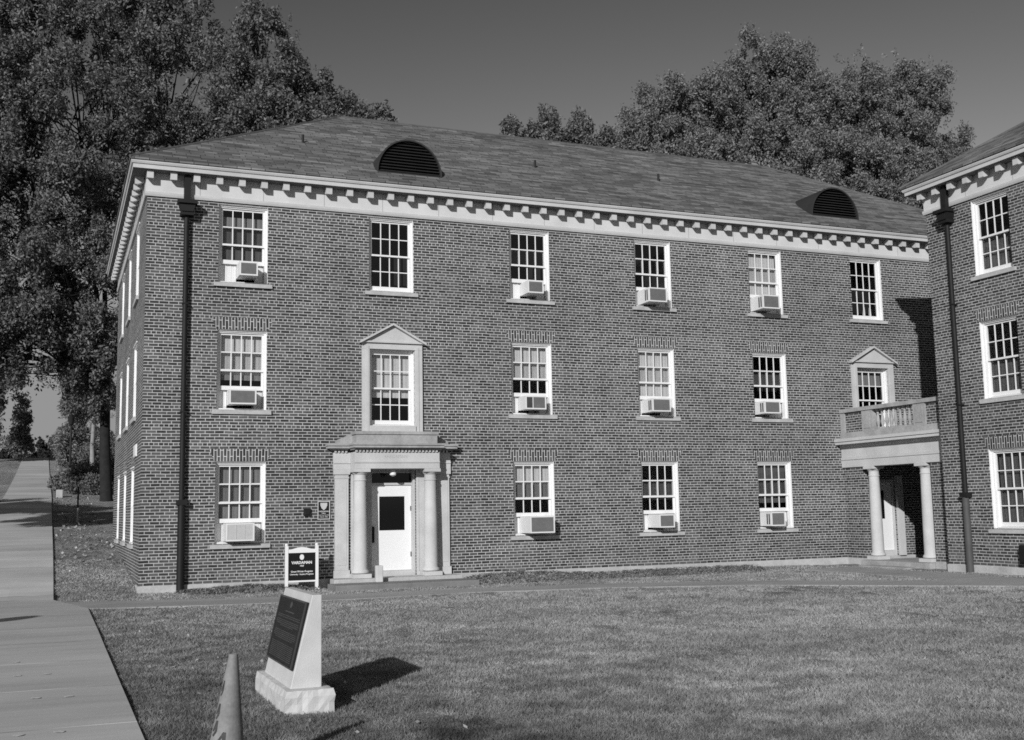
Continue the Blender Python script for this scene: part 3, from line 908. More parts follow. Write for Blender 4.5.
for ya, yb in ((-1.42, -0.98), (-3.56, -3.1), (-0.2, y1)):
    p = MB(); p.box(PX - 0.14, PX + 0.14, ya, yb, 3.983, 4.577)
    if yb - ya > 0.25: p.box(PX - 0.155, PX - 0.141, ya + 0.08, yb - 0.08, 4.05, 4.5)
    p.build('pier', M['aged_stone'], bl)
for ya, yb in ((-0.978, -0.202), (y0, -3.562)):
    p = MB(); p.box(PX - 0.09, PX + 0.09, ya, yb, 3.983, 4.577); p.build('brick_panel', M['brick'], bl)
bal = MB()
bal.box(-0.055, 0.055, -0.055, 0.055, 3.983, 4.03)
bal.lathe([(0.04, 4.03), (0.05, 4.05), (0.03, 4.08), (0.052, 4.17), (0.058, 4.22), (0.042, 4.32), (0.026, 4.43), (0.042, 4.47), (0.032, 4.5), (0.05, 4.53)], 0, 0, 12)
bal.box(-0.055, 0.055, -0.055, 0.055, 4.53, 4.577)
bme = bal.mesh('baluster')
for p in bme.polygons: p.use_smooth = False
for i in range(9):
    link('baluster', bme, M['aged_stone'], bl, (PX, -1.53 - 0.184 * i, 0))
for y in (-1.2, -3.3):
    column(porch, PX, y, BASE_T - 0.02, 2.94, 0.172)
st = MB(); st.box(PX - 0.35, PX + 3.5, -3.6, -0.87, -0.2, 0.25); st.build('porch_floor', M['aged_stone'], porch)
st = MB(); st.box(PX - 0.85, PX - 0.353, -3.2, -1.35, -0.2, 0.13); st.build('step', M['aged_stone'], porch)
d = MB(); d.box(20.83, 21.89, 0.07, 0.115, 0.45, 2.5); so = d.build('door', M['door_white'], main)
g = MB(); g.box(21.0, 21.6, 0.062, 0.0695, 1.4, 2.25); g.build('door_window', M['door_glass'], so)
fr = MB()
fr.box(20.753, 20.825, 0.03, 0.12, BASE_T, 2.59); fr.box(21.895, 21.967, 0.03, 0.12, BASE_T, 2.59); fr.box(20.825, 21.895, 0.03, 0.12, 2.505, 2.59); fr.box(20.825, 21.895, 0.0, 0.12, BASE_T + e, 0.445)
fr.build('door_frame', M['stone'], main)
for xa in (20.51, 21.99):
    p = MB(); p.box(xa, xa + 0.22, -0.1, -0.003, BASE_T + 0.01, 2.7); p.build('door_jamb', M['stone'], main)

# ------------------------------------------------------------------ air conditioners
def air_con(loc, w, h, d, dx, grille, label, side_vent=True, split=False):
    a = empty('air_conditioner', loc)
    tag(a, label, 'air conditioner', 'window air conditioners on the brick front')
    x0, x1 = dx - w / 2, dx + w / 2; z0 = max(0.06, 0.485 - h - 0.01)
    b = MB()
    t = 0.035
    b.box(x0, x1, -d + 0.02, 0.30, z0, z0 + h)
    b.box(x0, x0 + t, -d, -d + 0.0185, z0, z0 + h); b.box(x1 - t, x1, -d, -d + 0.0185, z0, z0 + h)
    b.box(x0 + t, x1 - t, -d, -d + 0.0185, z0, z0 + t); b.box(x0 + t, x1 - t, -d, -d + 0.0185, z0 + h - t, z0 + h)
    b.build('casing', M['ac_white'], a)
    g = MB()
    xa = x0 + t; xb = x1 - t
    if split:
        sp = xa + (xb - xa) * 0.36
        q = MB(); q.box(xa, sp - 0.02, -d + 0.006, -d + 0.0185, z0 + t, z0 + h - t); q.build('control_recess', M['ac_vent'], a)
        b2 = MB(); b2.box(sp - 0.02, sp, -d, -d + 0.0185, z0 + t, z0 + h - t); b2.build('mullion', M['ac_white'], a)
        xa = sp
    g.box(xa, xb, -d + 0.012, -d + 0.0185, z0 + t, z0 + h - t)
    nb = int((h - 2 * t) / 0.028)
    for i in range(nb):
        z = z0 + t + 0.006 + i * 0.028
        g.box(xa, xb, -d + 0.005, -d + 0.0115, z, z + 0.013)
    if grille == 'ac_pale':
        for k in (1, 2):
            xx = xa + (xb - xa) * k / 3; g.box(xx - 0.008, xx + 0.008, -d + 0.001, -d + 0.0048, z0 + t, z0 + h - t)
    g.build('grille', M[grille], a)
    if side_vent:
        v = MB()
        for k in range(2):
            y = -d + 0.07 + k * 0.1
            v.box(x0 - 0.004, x0 - 0.001, y, y + 0.06, z0 + 0.05, z0 + h - 0.05)
        v.build('side_vent', M['ac_vent'], a)
    fl = MB()
    i0, i1 = -WW / 2 + 0.066, WW / 2 - 0.066
    for (p, q) in ((i0, x0 - 0.006), (x1 + 0.006, i1)):
        n = max(1, int((q - p) / 0.05))
        if q - p < 0.02: continue
        for i in range(n):
            xa = p + (q - p) * i / n; xb = p + (q - p) * (i + 1) / n
            fl.box(xa, xb - 0.001, 0.245 + 0.006 * (i % 2), 0.26, 0.055, z0 + h)
    fl.box(i0, i1, 0.215, 0.235, z0 + h + 0.003, 0.492)
    fl.build('filler_panel', M['ac_white'], a)
floors = ['ground-floor', 'middle-floor', 'top-floor']
ACS = [ # column, floor, w, h, d, dx, grille, side vent, split, words
    (0, 2, 0.44, .34, 0.3, 0.09, 'ac_grille', False, False, 'small grey-fronted air conditioner in the top-floor window nearest the left drainpipe'),
    (0, 1, 0.64, .36, 0.2, 0.0, 'ac_grille', False, False, 'wide grey-fronted air conditioner in the middle-floor window nearest the left drainpipe'),
    (0, 0, 0.66, .42, 0.3, -0.04, 'ac_pale', False, False, 'all-white air conditioner with three pale grille panels in the ground-floor window nearest the drainpipe'),
    (2, 2, 0.46, .34, 0.3, 0.04, 'ac_grille', False, False, 'small square air conditioner in the top-floor window just right of the windows over the entrance'),
    (2, 1, 0.6, .36, 0.26, -0.01, 'ac_grille', False, True, 'air conditioner with half its front open in the middle-floor window right of the pediment'),
    (2, 0, 0.7, .44, 0.46, 0.02, 'ac_grille', False, False, 'largest jutting air conditioner in the ground-floor window right of the entrance portico'),
    (3, 2, 0.58, .40, 0.42, -0.1, 'ac_grille', True, False, 'boxy air conditioner over a dark bare-paned top-floor window, middle of the facade'),
    (3, 1, 0.58, .37, 0.38, -0.08, 'ac_grille', True, False, 'air conditioner under fully drawn white blinds in the middle-floor window'),
    (3, 0, 0.48, .36, 0.4, -0.05, 'ac_grille', False, False, 'air conditioner with white filler boards in the ground-floor window at the middle of the facade'),
    (4, 2, 0.58, .40, 0.44, -0.14, 'ac_grille', True, False, 'deep air conditioner under drawn white blinds in a top-floor window'),
    (4, 1, 0.54, .36, 0.34, -0.2, 'ac_grille', True, False, 'air conditioner in the middle-floor window next to the pedimented window by the porch'),
    (4, 0, 0.48, .40, 0.36, -0.2, 'ac_grille', True, False, 'air conditioner in the ground-floor window nearest the corner porch')]
for (c, f, w_, h_, d_, dx, gr, sv, sp, lab) in ACS:
    air_con((XC[c], 0, S[f]), w_, h_, d_, dx, gr, lab, sv, sp)

# ------------------------------------------------------------------ small things on and before the front
# wall plaques
o = MB(); o.box(-0.085, 0.085, -0.06, 0, -0.09, 0.09).box(-0.06, 0.06, -0.075, -0.0605, -0.06, 0.02)
o = o.build('call_box', M['dark_metal'], None, (3.88, -0.002, 1.91), bevel=0.01)
tag(o, 'small black intercom box on the brick left of the entrance', 'intercom')
pq = empty('wall_plaque', (4.29, -0.002, 1.95))
tag(pq, 'dark rectangular plaque with a crest and pale lettering beside the entrance', 'plaque')
o = MB(); o.box(-0.15, 0.15, -0.03, 0, -0.22, 0.22); o.build('plate', M['bronze'], pq)
o = MB(); o.box(-0.155, -0.135, -0.036, -0.0305, -0.225, 0.225).box(0.135, 0.155, -0.036, -0.0305, -0.225, 0.225).box(-0.135, 0.135, -0.036, -0.0305, 0.205, 0.225).box(-0.135, 0.135, -0.036, -0.0305, -0.225, -0.205)
o.build('rim', M['ac_pale'], pq)
o = MB(); o.prism_y([(0, 0.0), (0.055, 0.05), (0.085, 0.12), (0.085, 0.18), (-0.085, 0.18), (-0.085, 0.12), (-0.055, 0.05)], -0.036, -0.031); o.build('crest', M['ac_pale'], pq)
for i, (tx, sz) in enumerate((('VARDAMAN', 0.05), ('HALL', 0.045), ('NATIONAL HISTORIC', 0.03), ('PLACE 1929', 0.038))):
    text_mesh('lettering', tx, sz, M['sign_text'], pq, Matrix.Translation((0, -0.0325, -0.03 - 0.045 * i)) @ FACE_FRONT, 0.002)
o = MB(); o.box(-0.03, 0, -0.42, 0.42, -0.15, 0.15).box(-0.036, -0.0305, -0.4, 0.4, -0.13, 0.13)
tag(o.build('wall_sign', M['door_white'], None, (-0.002, 1.9, 3.5)), 'small blank white sign fixed to the left side wall', 'sign')

# name board
sg = empty('sign_board', (3.63, -0.62, float(terr(3.63, -0.62)) + 0.03))
tag(sg, 'white-framed black name board standing left of the entrance', 'sign')
for x in (-0.36, 0.36):
    p = MB(); p.box(x - 0.035, x + 0.035, -0.035, 0.035, -0.15, 1.0)
    p.lathe([(0.03, 1.0), (0.042, 1.01), (0.04, 1.04), (0.01, 1.055)], x, 0, 10); p.box(x - 0.045, x + 0.075, -0.05, 0.05, -0.1, 0.012) if x > 0 else None
    p.build('post', M['door_white'], sg)
pn = MB(); pn.box(-0.323, 0.323, -0.02, 0.02, 0.19, 0.83); pn = pn.build('panel', M['sign_black'], sg)
cr = MB()
top = [(-0.323, 0.833), (0.323, 0.833), (0.323, 0.91)] + [(0.323 - 0.646 * t, 0.91 + 0.055 * math.sin(math.pi * t) ** 2 * 1.0) for t in np.linspace(0.08, 0.92, 14)] + [(-0.323, 0.91)]
cr.prism_y(top, -0.026, 0.026); cr.build('crest_rail', M['door_white'], sg)
rl = MB(); rl.box(-0.323, 0.323, -0.026, 0.026, 0.15, 0.187); rl.build('rail', M['door_white'], sg)
se = MB(); se.lathe([(0.0, 0), (0.052, 0), (0.052, 0.003), (0.0, 0.003)], 0, 0, 20)
se = se.build('seal', M['sign_text'], pn); se.matrix_local = Matrix.Translation((0, -0.0205, 0.73)) @ FACE_FRONT @ Matrix.Scale(1.25, 4, (0, 1, 0))
for tx, sz, z, bd in (('VARDAMAN', 0.088, 0.60, 0.003), ('1929', 0.05, 0.525, 0.0015), ('Grant Writer Program', 0.056, 0.395, 0.0012), ('University · Student Programs', 0.046, 0.33, 0.001)):
    text_mesh('lettering', tx, sz, M['sign_text'], pn, Matrix.Translation((0, -0.0215, z)) @ FACE_FRONT, 0.0012, 'CENTER', bd)

# stone bollard stub in front of the door
o = MB(); o.box(-0.085, 0.085, -0.08, 0.08, 0, 0.4); 
tag(o.build('stone_stub', M['granite'], None, (5.47, -0.8, 0.2), bevel=0.02), 'short square stone post standing on the entrance step', 'post')

# monument
mo = empty('stone_monument', (0.135, -16.9, 0.07), R(0.5))
tag(mo, 'pale granite marker with a slanted bronze plaque on the lawn', 'monument')
mb = MB()
def rough_block(lx, ly, lz, nx_=9, ny_=22, nz_=5):
    bm = bmesh.new()
    vs = {}
    def vert(i, j, k):
        if (i, j, k) not in vs:
            x, y, z = lx * i / nx_, ly * j / ny_, lz * k / nz_
            side = (i in (0, nx_)) or (j in (0, ny_)); topv = k == nz_
            rr = random.Random(i * 7919 + j * 104729 + k * 31)
            if side and 0 < k < nz_:
                a = 0.02 * rr.random()
                if i == 0: x -= a
                if i == nx_: x += a
                if j == 0: y -= a
                if j == ny_: y += a
            elif side and topv:
                a = 0.012 * rr.random()
                if i == 0: x += a
                if i == nx_: x -= a
                if j == 0: y += a
                if j == ny_: y -= a
                z -= 0.008 * rr.random()
            vs[(i, j, k)] = bm.verts.new((x, y, z))
        return vs[(i, j, k)]
    for i in range(nx_):
        for j in range(ny_):
            bm.faces.new((vert(i, j, nz_), vert(i + 1, j, nz_), vert(i + 1, j + 1, nz_), vert(i, j + 1, nz_)))
    for k in range(nz_):
        for i in range(nx_):
            bm.faces.new((vert(i, 0, k), vert(i + 1, 0, k), vert(i + 1, 0, k + 1), vert(i, 0, k + 1)))
            bm.faces.new((vert(i + 1, ny_, k), vert(i, ny_, k), vert(i, ny_, k + 1), vert(i + 1, ny_, k + 1)))
        for j in range(ny_):
            bm.faces.new((vert(0, j + 1, k), vert(0, j, k), vert(0, j, k + 1), vert(0, j + 1, k + 1)))
            bm.faces.new((vert(nx_, j, k), vert(nx_, j + 1, k), vert(nx_, j + 1, k + 1), vert(nx_, j, k + 1)))
    me = bpy.data.meshes.new('base'); bm.to_mesh(me); bm.free()
    return me
link('base', rough_block(0.44, 1.55, 0.31), M['granite'], mo, (0, 0, -0.1))
sx0, sxt0, sx1, zb, zt, ya, yb = 0.06, 0.265, 0.355, 0.2, 1.05, 0.13, 1.4
s = MB(); s.prism_y([(sx0, zb), (sx1, zb), (sx1, zt), (sxt0, zt)], ya, yb); s = s.build('stone_slab', M['granite'], mo, bevel=0.008)
ang = math.atan2(sxt0 - sx0, zt - zb)
# plaque frame: local u along -y (reading left to right seen from -x), v up the slope, w outward
U = Vector((0, -1, 0)); V = Vector((math.sin(ang), 0, math.cos(ang))); Wn = Vector((-math.cos(ang), 0, math.sin(ang)))
def plaque_matrix(u, v, wd):
    p = Vector((sx0, (ya + yb) / 2, zb)) + U * u + V * v + Wn * wd
    m = Matrix((U, V, Wn)).transposed().to_4x4(); m.translation = p
    return m
pm = MB(); PW, PH0, PH1 = 0.60, 0.17, 0.80
pm.box(-PW, PW, PH0, PH1, 0.001, 0.03)
po = pm.build('plaque', M['bronze'], mo, bevel=0.006); po.matrix_local = plaque_matrix(0, 0, 0)
rim = MB(); rim.box(-PW, PW, PH0, PH0 + 0.015, 0.0305, 0.036).box(-PW, PW, PH1 - 0.015, PH1, 0.0305, 0.036).box(-PW, -PW + 0.015, PH0 + 0.0155, PH1 - 0.0155, 0.0305, 0.036).box(PW - 0.015, PW, PH0 + 0.0155, PH1 - 0.0155, 0.0305, 0.036)
rim.build('rim', M['bronze_text'], po)
em = MB(); em.lathe([(0, 0.0305), (0.035, 0.0305), (0.03, 0.036), (0.0, 0.036)], 0, 0.73, 16); em.build('emblem', M['bronze_text'], po)
tx = MB()
tx.box(-0.2, 0.2, 0.655, 0.667, 0.0305, 0.033)
rows = [(0.58, .5), (0.562, .52), (0.53, .5), (0.513, .52), (0.496, .5), (0.479, .3), (0.43, .48), (0.413, .5), (0.396, .52), (0.379, .5), (0.362, .4)] + [(0.315 - 0.017 * i, 0.5) for i in range(9)]
rr = random.Random(5)
for v, hw in rows:
    v += 0.035; u = -hw
    while u < hw:
        l = rr.uniform(0.03, 0.085)
        tx.box(u, min(u + l, hw), v, v + 0.008, 0.0305, 0.0325); u += l + 0.014
tx.build('lettering', M['bronze_text'], po)

# traffic cone
tc = empty('traffic_cone', (-0.75, -19.3, float(terr(-0.75, -19.3)) - 0.01))
tc.rotation_euler = (0, R(4.2), R(20))
tag(tc, 'tall faded traffic cone with scrawled marks standing in the grass by the walk', 'traffic cone')
c = MB(); c.lathe([(0.165, 0.035), (0.15, 0.05), (0.143, 0.08), (0.034, 0.84), (0.031, 0.865), (0.022, 0.868), (0.016, 0.84)], 0, 0, 28)
c.build('cone_body', M['cone'], tc, smooth=True)
c = MB(); c.box(-0.19, 0.19, -0.19, 0.19, 0, 0.035); c.build('foot', M['cone'], tc, bevel=0.02)
mk = MB()
def cone_pt(a, z, off=0.0015):
    r = 0.143 + (0.034 - 0.143) * (z - 0.08) / 0.76 + off
    return (r * math.cos(a), r * math.sin(a), z)
def stroke(pts, wd=0.008):
    for (a0, z0), (a1, z1) in zip(pts[:-1], pts[1:]):
        da, dz = a1 - a0, z1 - z0; L = math.hypot(da * 0.08, dz) or 1
        na, nz = -dz / L * wd / 0.08, da * 0.08 / L * wd
        mk.quad(cone_pt(a0 - na, z0 - nz), cone_pt(a1 - na, z1 - nz), cone_pt(a1 + na, z1 + nz), cone_pt(a0 + na, z0 + nz))
aw = math.pi * 1.5 - R(20)       # towards the camera
for zz, aa in ((0.62, aw - 1.35), (0.47, aw - 1.35), (0.36, aw - 1.3)):
    if zz < 0.6: mk.build('lettering', M['cone_mark'], tc); mk = MB()
    stroke([(aa, zz), (aa + .25, zz + .07), (aa + .3, zz), (aa + .05, zz - .03)])
mk.build('lettering', M['cone_mark'], tc); mk = MB()
stroke([(aw - .75, .27), (aw - .35, .27), (aw - .35, .36), (aw - .75, .29)]); stroke([(aw - .35, .36), (aw - .4, .2)]); stroke([(aw - .8, .2), (aw - .3, .21)])
mk.build('lettering', M['cone_mark'], tc)

# marker stake and lamp post up the slope
zz = float(terr(-0.92, 22))
st = empty('marker_stake', (-0.92, 22, zz)); tag(st, 'thin stake with dark top and white foot on the slope by the walk', 'stake')
o = MB(); o.box(-0.03, 0.03, -0.03, 0.03, -0.2, 0.62); o.build('foot', M['sill_stone'], st)
o = MB(); o.box(-0.035, 0.035, -0.035, 0.035, 0.62, 1.5); o.build('post', M['dark_metal'], st)
zz = float(terr(-0.85, 56))
lp = empty('lamp_post', (-0.85, 56, zz)); tag(lp, 'slim dark lamp post beside the uphill walk under the trees', 'lamp post')
o = MB(); o.lathe([(0.25, -0.2), (0.25, 0.15), (0.14, 0.3), (0.08, 0.5), (0.065, 3.7), (0.05, 3.75)], 0, 0, 12); o.build('pole', M['dark_metal'], lp, smooth=True)
o = MB(); o.lathe([(0.06, 3.75), (0.16, 3.85), (0.22, 4.3), (0.1, 4.5), (0.02, 4.65)], 0, 0, 10); o.build('lantern', M['dark_metal'], lp)

gl = empty('globe_shade_caster', (-8.55, -12.75, float(terr(-8.55, -12.75)))); tag(gl, 'unseen globe-topped pole added left of the near walk to cast a spot of shade', 'lamp post')  # guessed shape out of view, added for the spot of shade it throws
o = MB(); o.lathe([(0.12, -0.2), (0.12, 0.3), (0.05, 0.5), (0.045, 3.5), (0.08, 3.55)], 0, 0, 12); o.build('pole', M['dark_metal'], gl, smooth=True)
o = MB(); o.lathe([(0.08, 3.555)] + [(0.27 * math.sin(a), 3.8 - 0.25 * math.cos(a)) for a in np.linspace(0.35, 3.1, 12)], 0, 0, 18); o.build('globe', M['ac_white'], gl, smooth=True)

def low_wall(name, x0, x1, y0, y1, h, label):
    zz = float(terr((x0 + x1) / 2, (y0 + y1) / 2))
    o = MB(); o.box(x0, x1, y0, y1, zz - 0.5, zz + h)
    tag(o.build(name, M['foundation'], None, bevel=0.03), label, 'low wall')
low_wall('low_wall', -1.72, -1.38, 39, 39.5, 0.42, 'low pale concrete kerb wall beside the uphill walk')
strip('hill_path', [(-1.7, 57.0), (1.0, 52.5), (4, 50)], [(-1.7, 55.4), (1.0, 50.6), (4, 48)], M['path'], 0.25, 4)

# ------------------------------------------------------------------ trees
def leaf_cloud(centres, radii, counts, size, seed, droop=0.3):
    r = np.random.default_rng(seed)
    P = []
    for c, rad, n in zip(centres, radii, counts):
        d = r.standard_normal((n, 3)); d /= np.linalg.norm(d, axis=1)[:, None]
        k = r.random(n) ** 0.42 * (1 + 0.35 * (r.random(n) < 0.12))
        P.append(np.asarray(c) + d * (k * rad)[:, None] * np.array([0.9, 0.9, 1.05]))
    P = np.concatenate(P); n = len(P)
    # leaf axes
    a = r.standard_normal((n, 3)); a[:, 2] -= droop; a /= np.linalg.norm(a, axis=1)[:, None]
    b = r.standard_normal((n, 3)); b -= (b * a).sum(1)[:, None] * a; b /= np.linalg.norm(b, axis=1)[:, None]
    s = size * (0.6 + 0.8 * r.random(n))[:, None]
    nrm = np.cross(a, b)
    v = np.stack([P - a * s, P + b * s * 0.42 + nrm * s * 0.12, P + a * s, P - b * s * 0.42 + nrm * s * 0.12], 1).reshape(-1, 3)
    return v

def tree(name, label, lobes, trunk, n_clumps, leaves, size, mat, seed, clump_r=(0.5, 1.1), bark='bark', group=None, trunk_r=0.35, cat='tree', shell=0.72, limbs=None):
    """lobes: list of (centre, radii) in world coordinates; trunk: base point (x, y)"""
    r = np.random.default_rng(seed)
    bx, by = trunk; bz = float(terr(bx, by))
    t = empty(name, (bx, by, bz))
    tag(t, label, cat, group)
    base = Vector((bx, by, bz))
    vol = np.array([np.prod(l[1]) ** 0.72 for l in lobes]); vol = vol / vol.sum()
    C = []; own = []
    for li, (c, rad) in enumerate(lobes):
        n = max(3, int(n_clumps * vol[li]))
        d = r.standard_normal((n, 3)); d /= np.linalg.norm(d, axis=1)[:, None]
        k = shell + (1.08 - shell) * r.random(n)
        k[r.random(n) < 0.15] *= 0.6
        C.append(np.asarray(c) + d * np.asarray(rad) * k[:, None]); own += [li] * n
    C = np.concatenate(C)
    rad = r.uniform(clump_r[0], clump_r[1], len(C))
    cnt = np.maximum(6, (leaves * rad ** 2 / (rad ** 2).sum()).astype(int))
    cnt = (cnt * 0.93).astype(int)
    # a thinner scatter of single leaves and sprays between the clumps
    C2 = []
    for li, (c, rd) in enumerate(lobes):
        n = int(leaves * 0.08 * vol[li] / 9)
        d = r.standard_normal((n, 3)); d /= np.linalg.norm(d, axis=1)[:, None]
        C2.append(np.asarray(c) + d * np.asarray(rd) * (shell - 0.05 + (1.2 - shell) * r.random(n))[:, None])
    C2 = np.concatenate(C2)
    v = np.concatenate([leaf_cloud(C, rad, cnt, size, seed + 1), leaf_cloud(C2, np.full(len(C2), clump_r[0] * 0.75), np.full(len(C2), 9), size, seed + 2)])
    v -= np.array([bx, by, bz])
    bulk_mesh('crown', v, 4, M[mat], t)
    # trunk and limbs
    mb = MB()
    cen = Vector(np.mean([l[0] for l in lobes], axis=0))
    lowz = min(l[0][2] - l[1][2] for l in lobes)
    fork = Vector((bx + (cen.x - bx) * 0.06, by + (cen.y - by) * 0.2, max(bz + 1.0, lowz + 0.15 * (cen.z - lowz))))
    mb.tube([Vector((0, 0, -0.5)), Vector((0, 0, 0.15)), (base.lerp(fork, 0.5) - base) + Vector((r.uniform(-.15, .15), 0, 0)), fork - base],
            [trunk_r * 1.7, trunk_r * 1.2, trunk_r, trunk_r * 0.85], 12)
    for li, (c, rd) in enumerate(lobes):
        c = Vector(c)
        end = c + Vector((0, 0, rd[2] * 0.3))
        mid = fork.lerp(end, 0.5) + Vector((r.uniform(-1, 1), r.uniform(-1, 1), -0.08 * (end - fork).length)) * min(1, rd[0] * 0.25)
        r0 = trunk_r * (0.62 if len(lobes) > 1 else 0.85)
        mb.tube([fork - base, fork.lerp(mid, 0.55) - base, mid - base, mid.lerp(end, 0.6) - base, end - base], [r0, r0 * .8, r0 * .6, r0 * .4, r0 * .15], 8)
        idx = [i for i in range(len(C)) if own[i] == li]
        r.shuffle(idx)
        for i in idx[:min(len(idx), 26)]:
            q = Vector(C[i]); s0 = fork.lerp(mid, 0.6) if q.z < mid.z else mid.lerp(end, r.uniform(0, 0.8))
            m2 = s0.lerp(q, 0.5) + Vector((r.uniform(-.4, .4), r.uniform(-.4, .4), r.uniform(-.1, .4)))
            mb.tube([s0 - base, m2 - base, q - base], [r0 * .28, r0 * .18, 0.012], 5)
    mb.build('trunk', M[bark], t, smooth=True)
    return t

# the big tree on the left; its trunk stands just past the corner of the building
tree('oak_tree', 'huge dark oak towering over the left end of the brick building', [
    ((-1.5, 35, 24.5), (5.5, 5, 6.0)), ((4.0, 36, 26), (3.6, 4.5, 4.8)), ((-7.5, 36, 25), (5.5, 5, 6.5)), ((-3.5, 33.5, 17.5), (5.0, 4.5, 4.5)), ((2.6, 35, 18.5), (3.4, 4, 4.5)),
    ((-9.5, 34, 17), (5.0, 5, 5.0)), ((-1.0, 32.5, 13.0), (3.0, 3.2, 3.0)), ((0.6, 37, 31.0), (4.0, 4, 3.2)), ((-6.5, 33, 11.8), (4.0, 4, 2.8)), ((-6.0, 36, 31.5), (4.5, 4, 3.0)),
    ((-0.9, 33, 10.8), (2.0, 2.4, 2.0)), ((0.3, 39, 9.9), (1.9, 2.2, 1.8)), ((-3.0, 34, 9.9), (2.6, 2.4, 1.5)), ((-0.2, 34, 8.9), (1.5, 2.0, 1.3)), ((-4.2, 33, 11.2), (2.6, 2.6, 2.2))],
    (0.75, 36), 800, 360000, 0.102, 'leaf_oak', 21, (0.4, 0.95), trunk_r=0.27, bark='oak_bark')
tree('oak_tree', 'bushy tree rising behind the left part of the roof', [
    ((7.0, 33, 21.5), (3.4, 4, 4.5)), ((10.2, 33, 21.5), (3.0, 3.5, 3.8)), ((8.4, 33, 26.9), (1.9, 2.4, 3.2)), ((10.4, 33, 24.2), (1.9, 2.4, 2.7)), ((12.5, 33.5, 23.0), (1.9, 2.6, 2.6))],
    (9.5, 33), 270, 125000, 0.102, 'leaf_oak', 33, (0.35, 0.8), trunk_r=0.26)
tree('maple_tree', 'small thin pale-leaved tree peeping over the roof right of the oaks', [
    ((16.5, 46, 28.4), (1.7, 2.0, 2.6)), ((18.6, 46, 28.0), (1.2, 1.6, 2.4))], (17.0, 46), 60, 12000, 0.13, 'leaf_pale', 41, (0.35, 0.75), trunk_r=0.2)
# the broad trees behind the right half
tree('maple_tree', 'sunlit leafy tree behind the roof, left one of the big right-hand group', [
    ((34.0, 36, 25.4), (2.0, 2.8, 3.0)), ((36.0, 36, 26.9), (2.4, 3, 3.6)), ((38.6, 36, 27.9), (2.0, 2.8, 3.4)), ((36.5, 36, 23.5), (3.8, 3.2, 3.4)), ((40.5, 36.5, 29.4), (1.4, 2, 3.2))],
    (36.5, 36), 240, 118000, 0.102, 'leaf_mid', 51, (0.35, 0.9), group='tall leafy trees behind the right half of the roof', trunk_r=0.24)
tree('maple_tree', 'tallest sunlit tree behind the roof, middle of the big right-hand group', [
    ((44.1, 37, 31.2), (2.2, 2.8, 4.5)), ((47.6, 37, 30.8), (2.1, 2.8, 4.3)), ((46.0, 37, 33.2), (1.3, 1.6, 2.6)), ((43.5, 36, 25), (3.4, 3.2, 4.2)), ((48.3, 36, 24.5), (3.6, 3.2, 4.6))],
    (46, 37), 290, 145000, 0.102, 'leaf_mid', 61, (0.35, 0.9), group='tall leafy trees behind the right half of the roof', trunk_r=0.26)
tree('maple_tree', 'sunlit leafy tree behind the roof beside the wing, right one of the group', [
    ((51.9, 36, 30.6), (1.9, 2.8, 4.3)), ((55.3, 36, 30.8), (1.8, 2.8, 4.2)), ((58.6, 36, 30.6), (1.7, 2.6, 4.5)), ((53.4, 35, 24), (3.4, 3.2, 4.4)), ((58.3, 36, 24.5), (3.2, 3.2, 4.4)), ((61.8, 37, 26.6), (2.0, 2.6, 4.0))],
    (55, 36), 320, 155000, 0.102, 'leaf_mid', 71, (0.35, 0.9), group='tall leafy trees behind the right half of the roof', trunk_r=0.26)
# far crowns above the ridge
for i, (x, zt, rx, lab) in enumerate(((32.4, 34.4, 0.9, 'low faint far tree top, first from the left above the ridge'), (35.2, 35.8, 1.5, 'pointed far tree top, tallest above the middle of the ridge'),
                                      (38.7, 35.4, 1.3, 'rounded far tree top right of the pointed one above the ridge'), (40.9, 34.6, 1.0, 'far tree top nearest the big group above the ridge'))):
    tree('far_tree', lab, [((x, 55, zt - 2.6), (rx, rx, 2.2)), ((x, 55, zt - 5.5), (rx * 1.4, rx * 1.3, 3.0))], (x, 55), 70, 12000, 0.15, 'leaf_oak', 80 + i, (0.4, 0.9), group='far trees above the ridge', trunk_r=0.25)
# up the hill at the left
tree('crape_myrtle', 'small tree with pale bare trunks up the slope', [((0.7, 60, 10.6), (2.2, 2, 1.3)), ((-0.3, 60, 9.9), (1.4, 1.4, 1.0)), ((1.6, 60, 10.0), (1.2, 1.4, 1.0))], (0.75, 60), 60, 9000, 0.13, 'leaf_mid', 91, (0.3, 0.7), bark='pale_bark', trunk_r=0.16)
tree('young_tree', 'rounded leafy young tree right of the uphill walk', [((-0.5, 66, 8.0), (1.2, 1.5, 1.3)), ((-0.9, 67, 7.0), (0.9, 1.5, 1.0))], (-0.7, 66), 60, 8000, 0.11, 'leaf_mid', 95, (0.3, 0.7), trunk_r=0.12)
tree('conical_tree', 'dark conical tree left of the top of the walk', [((-4.9, 88, 11.2), (0.7, 1.0, 2.2)), ((-5.1, 88, 9.0), (1.0, 1.2, 1.4))], (-5.0, 88), 45, 4500, 0.16, 'leaf_oak', 99, (0.35, 0.8), trunk_r=0.14)
tree('broad_tree', 'dark spreading tree at the left edge beside the walk', [((-9.2, 74, 14.5), (4.0, 4, 4.0)), ((-11.5, 74, 18), (4.5, 4, 5)), ((-7.6, 74, 11.2), (2.2, 2.5, 2.2)), ((-9, 74, 21), (4, 4, 4))], (-9.6, 74), 200, 60000, 0.16, 'leaf_oak', 103, (0.5, 1.1), trunk_r=0.3)
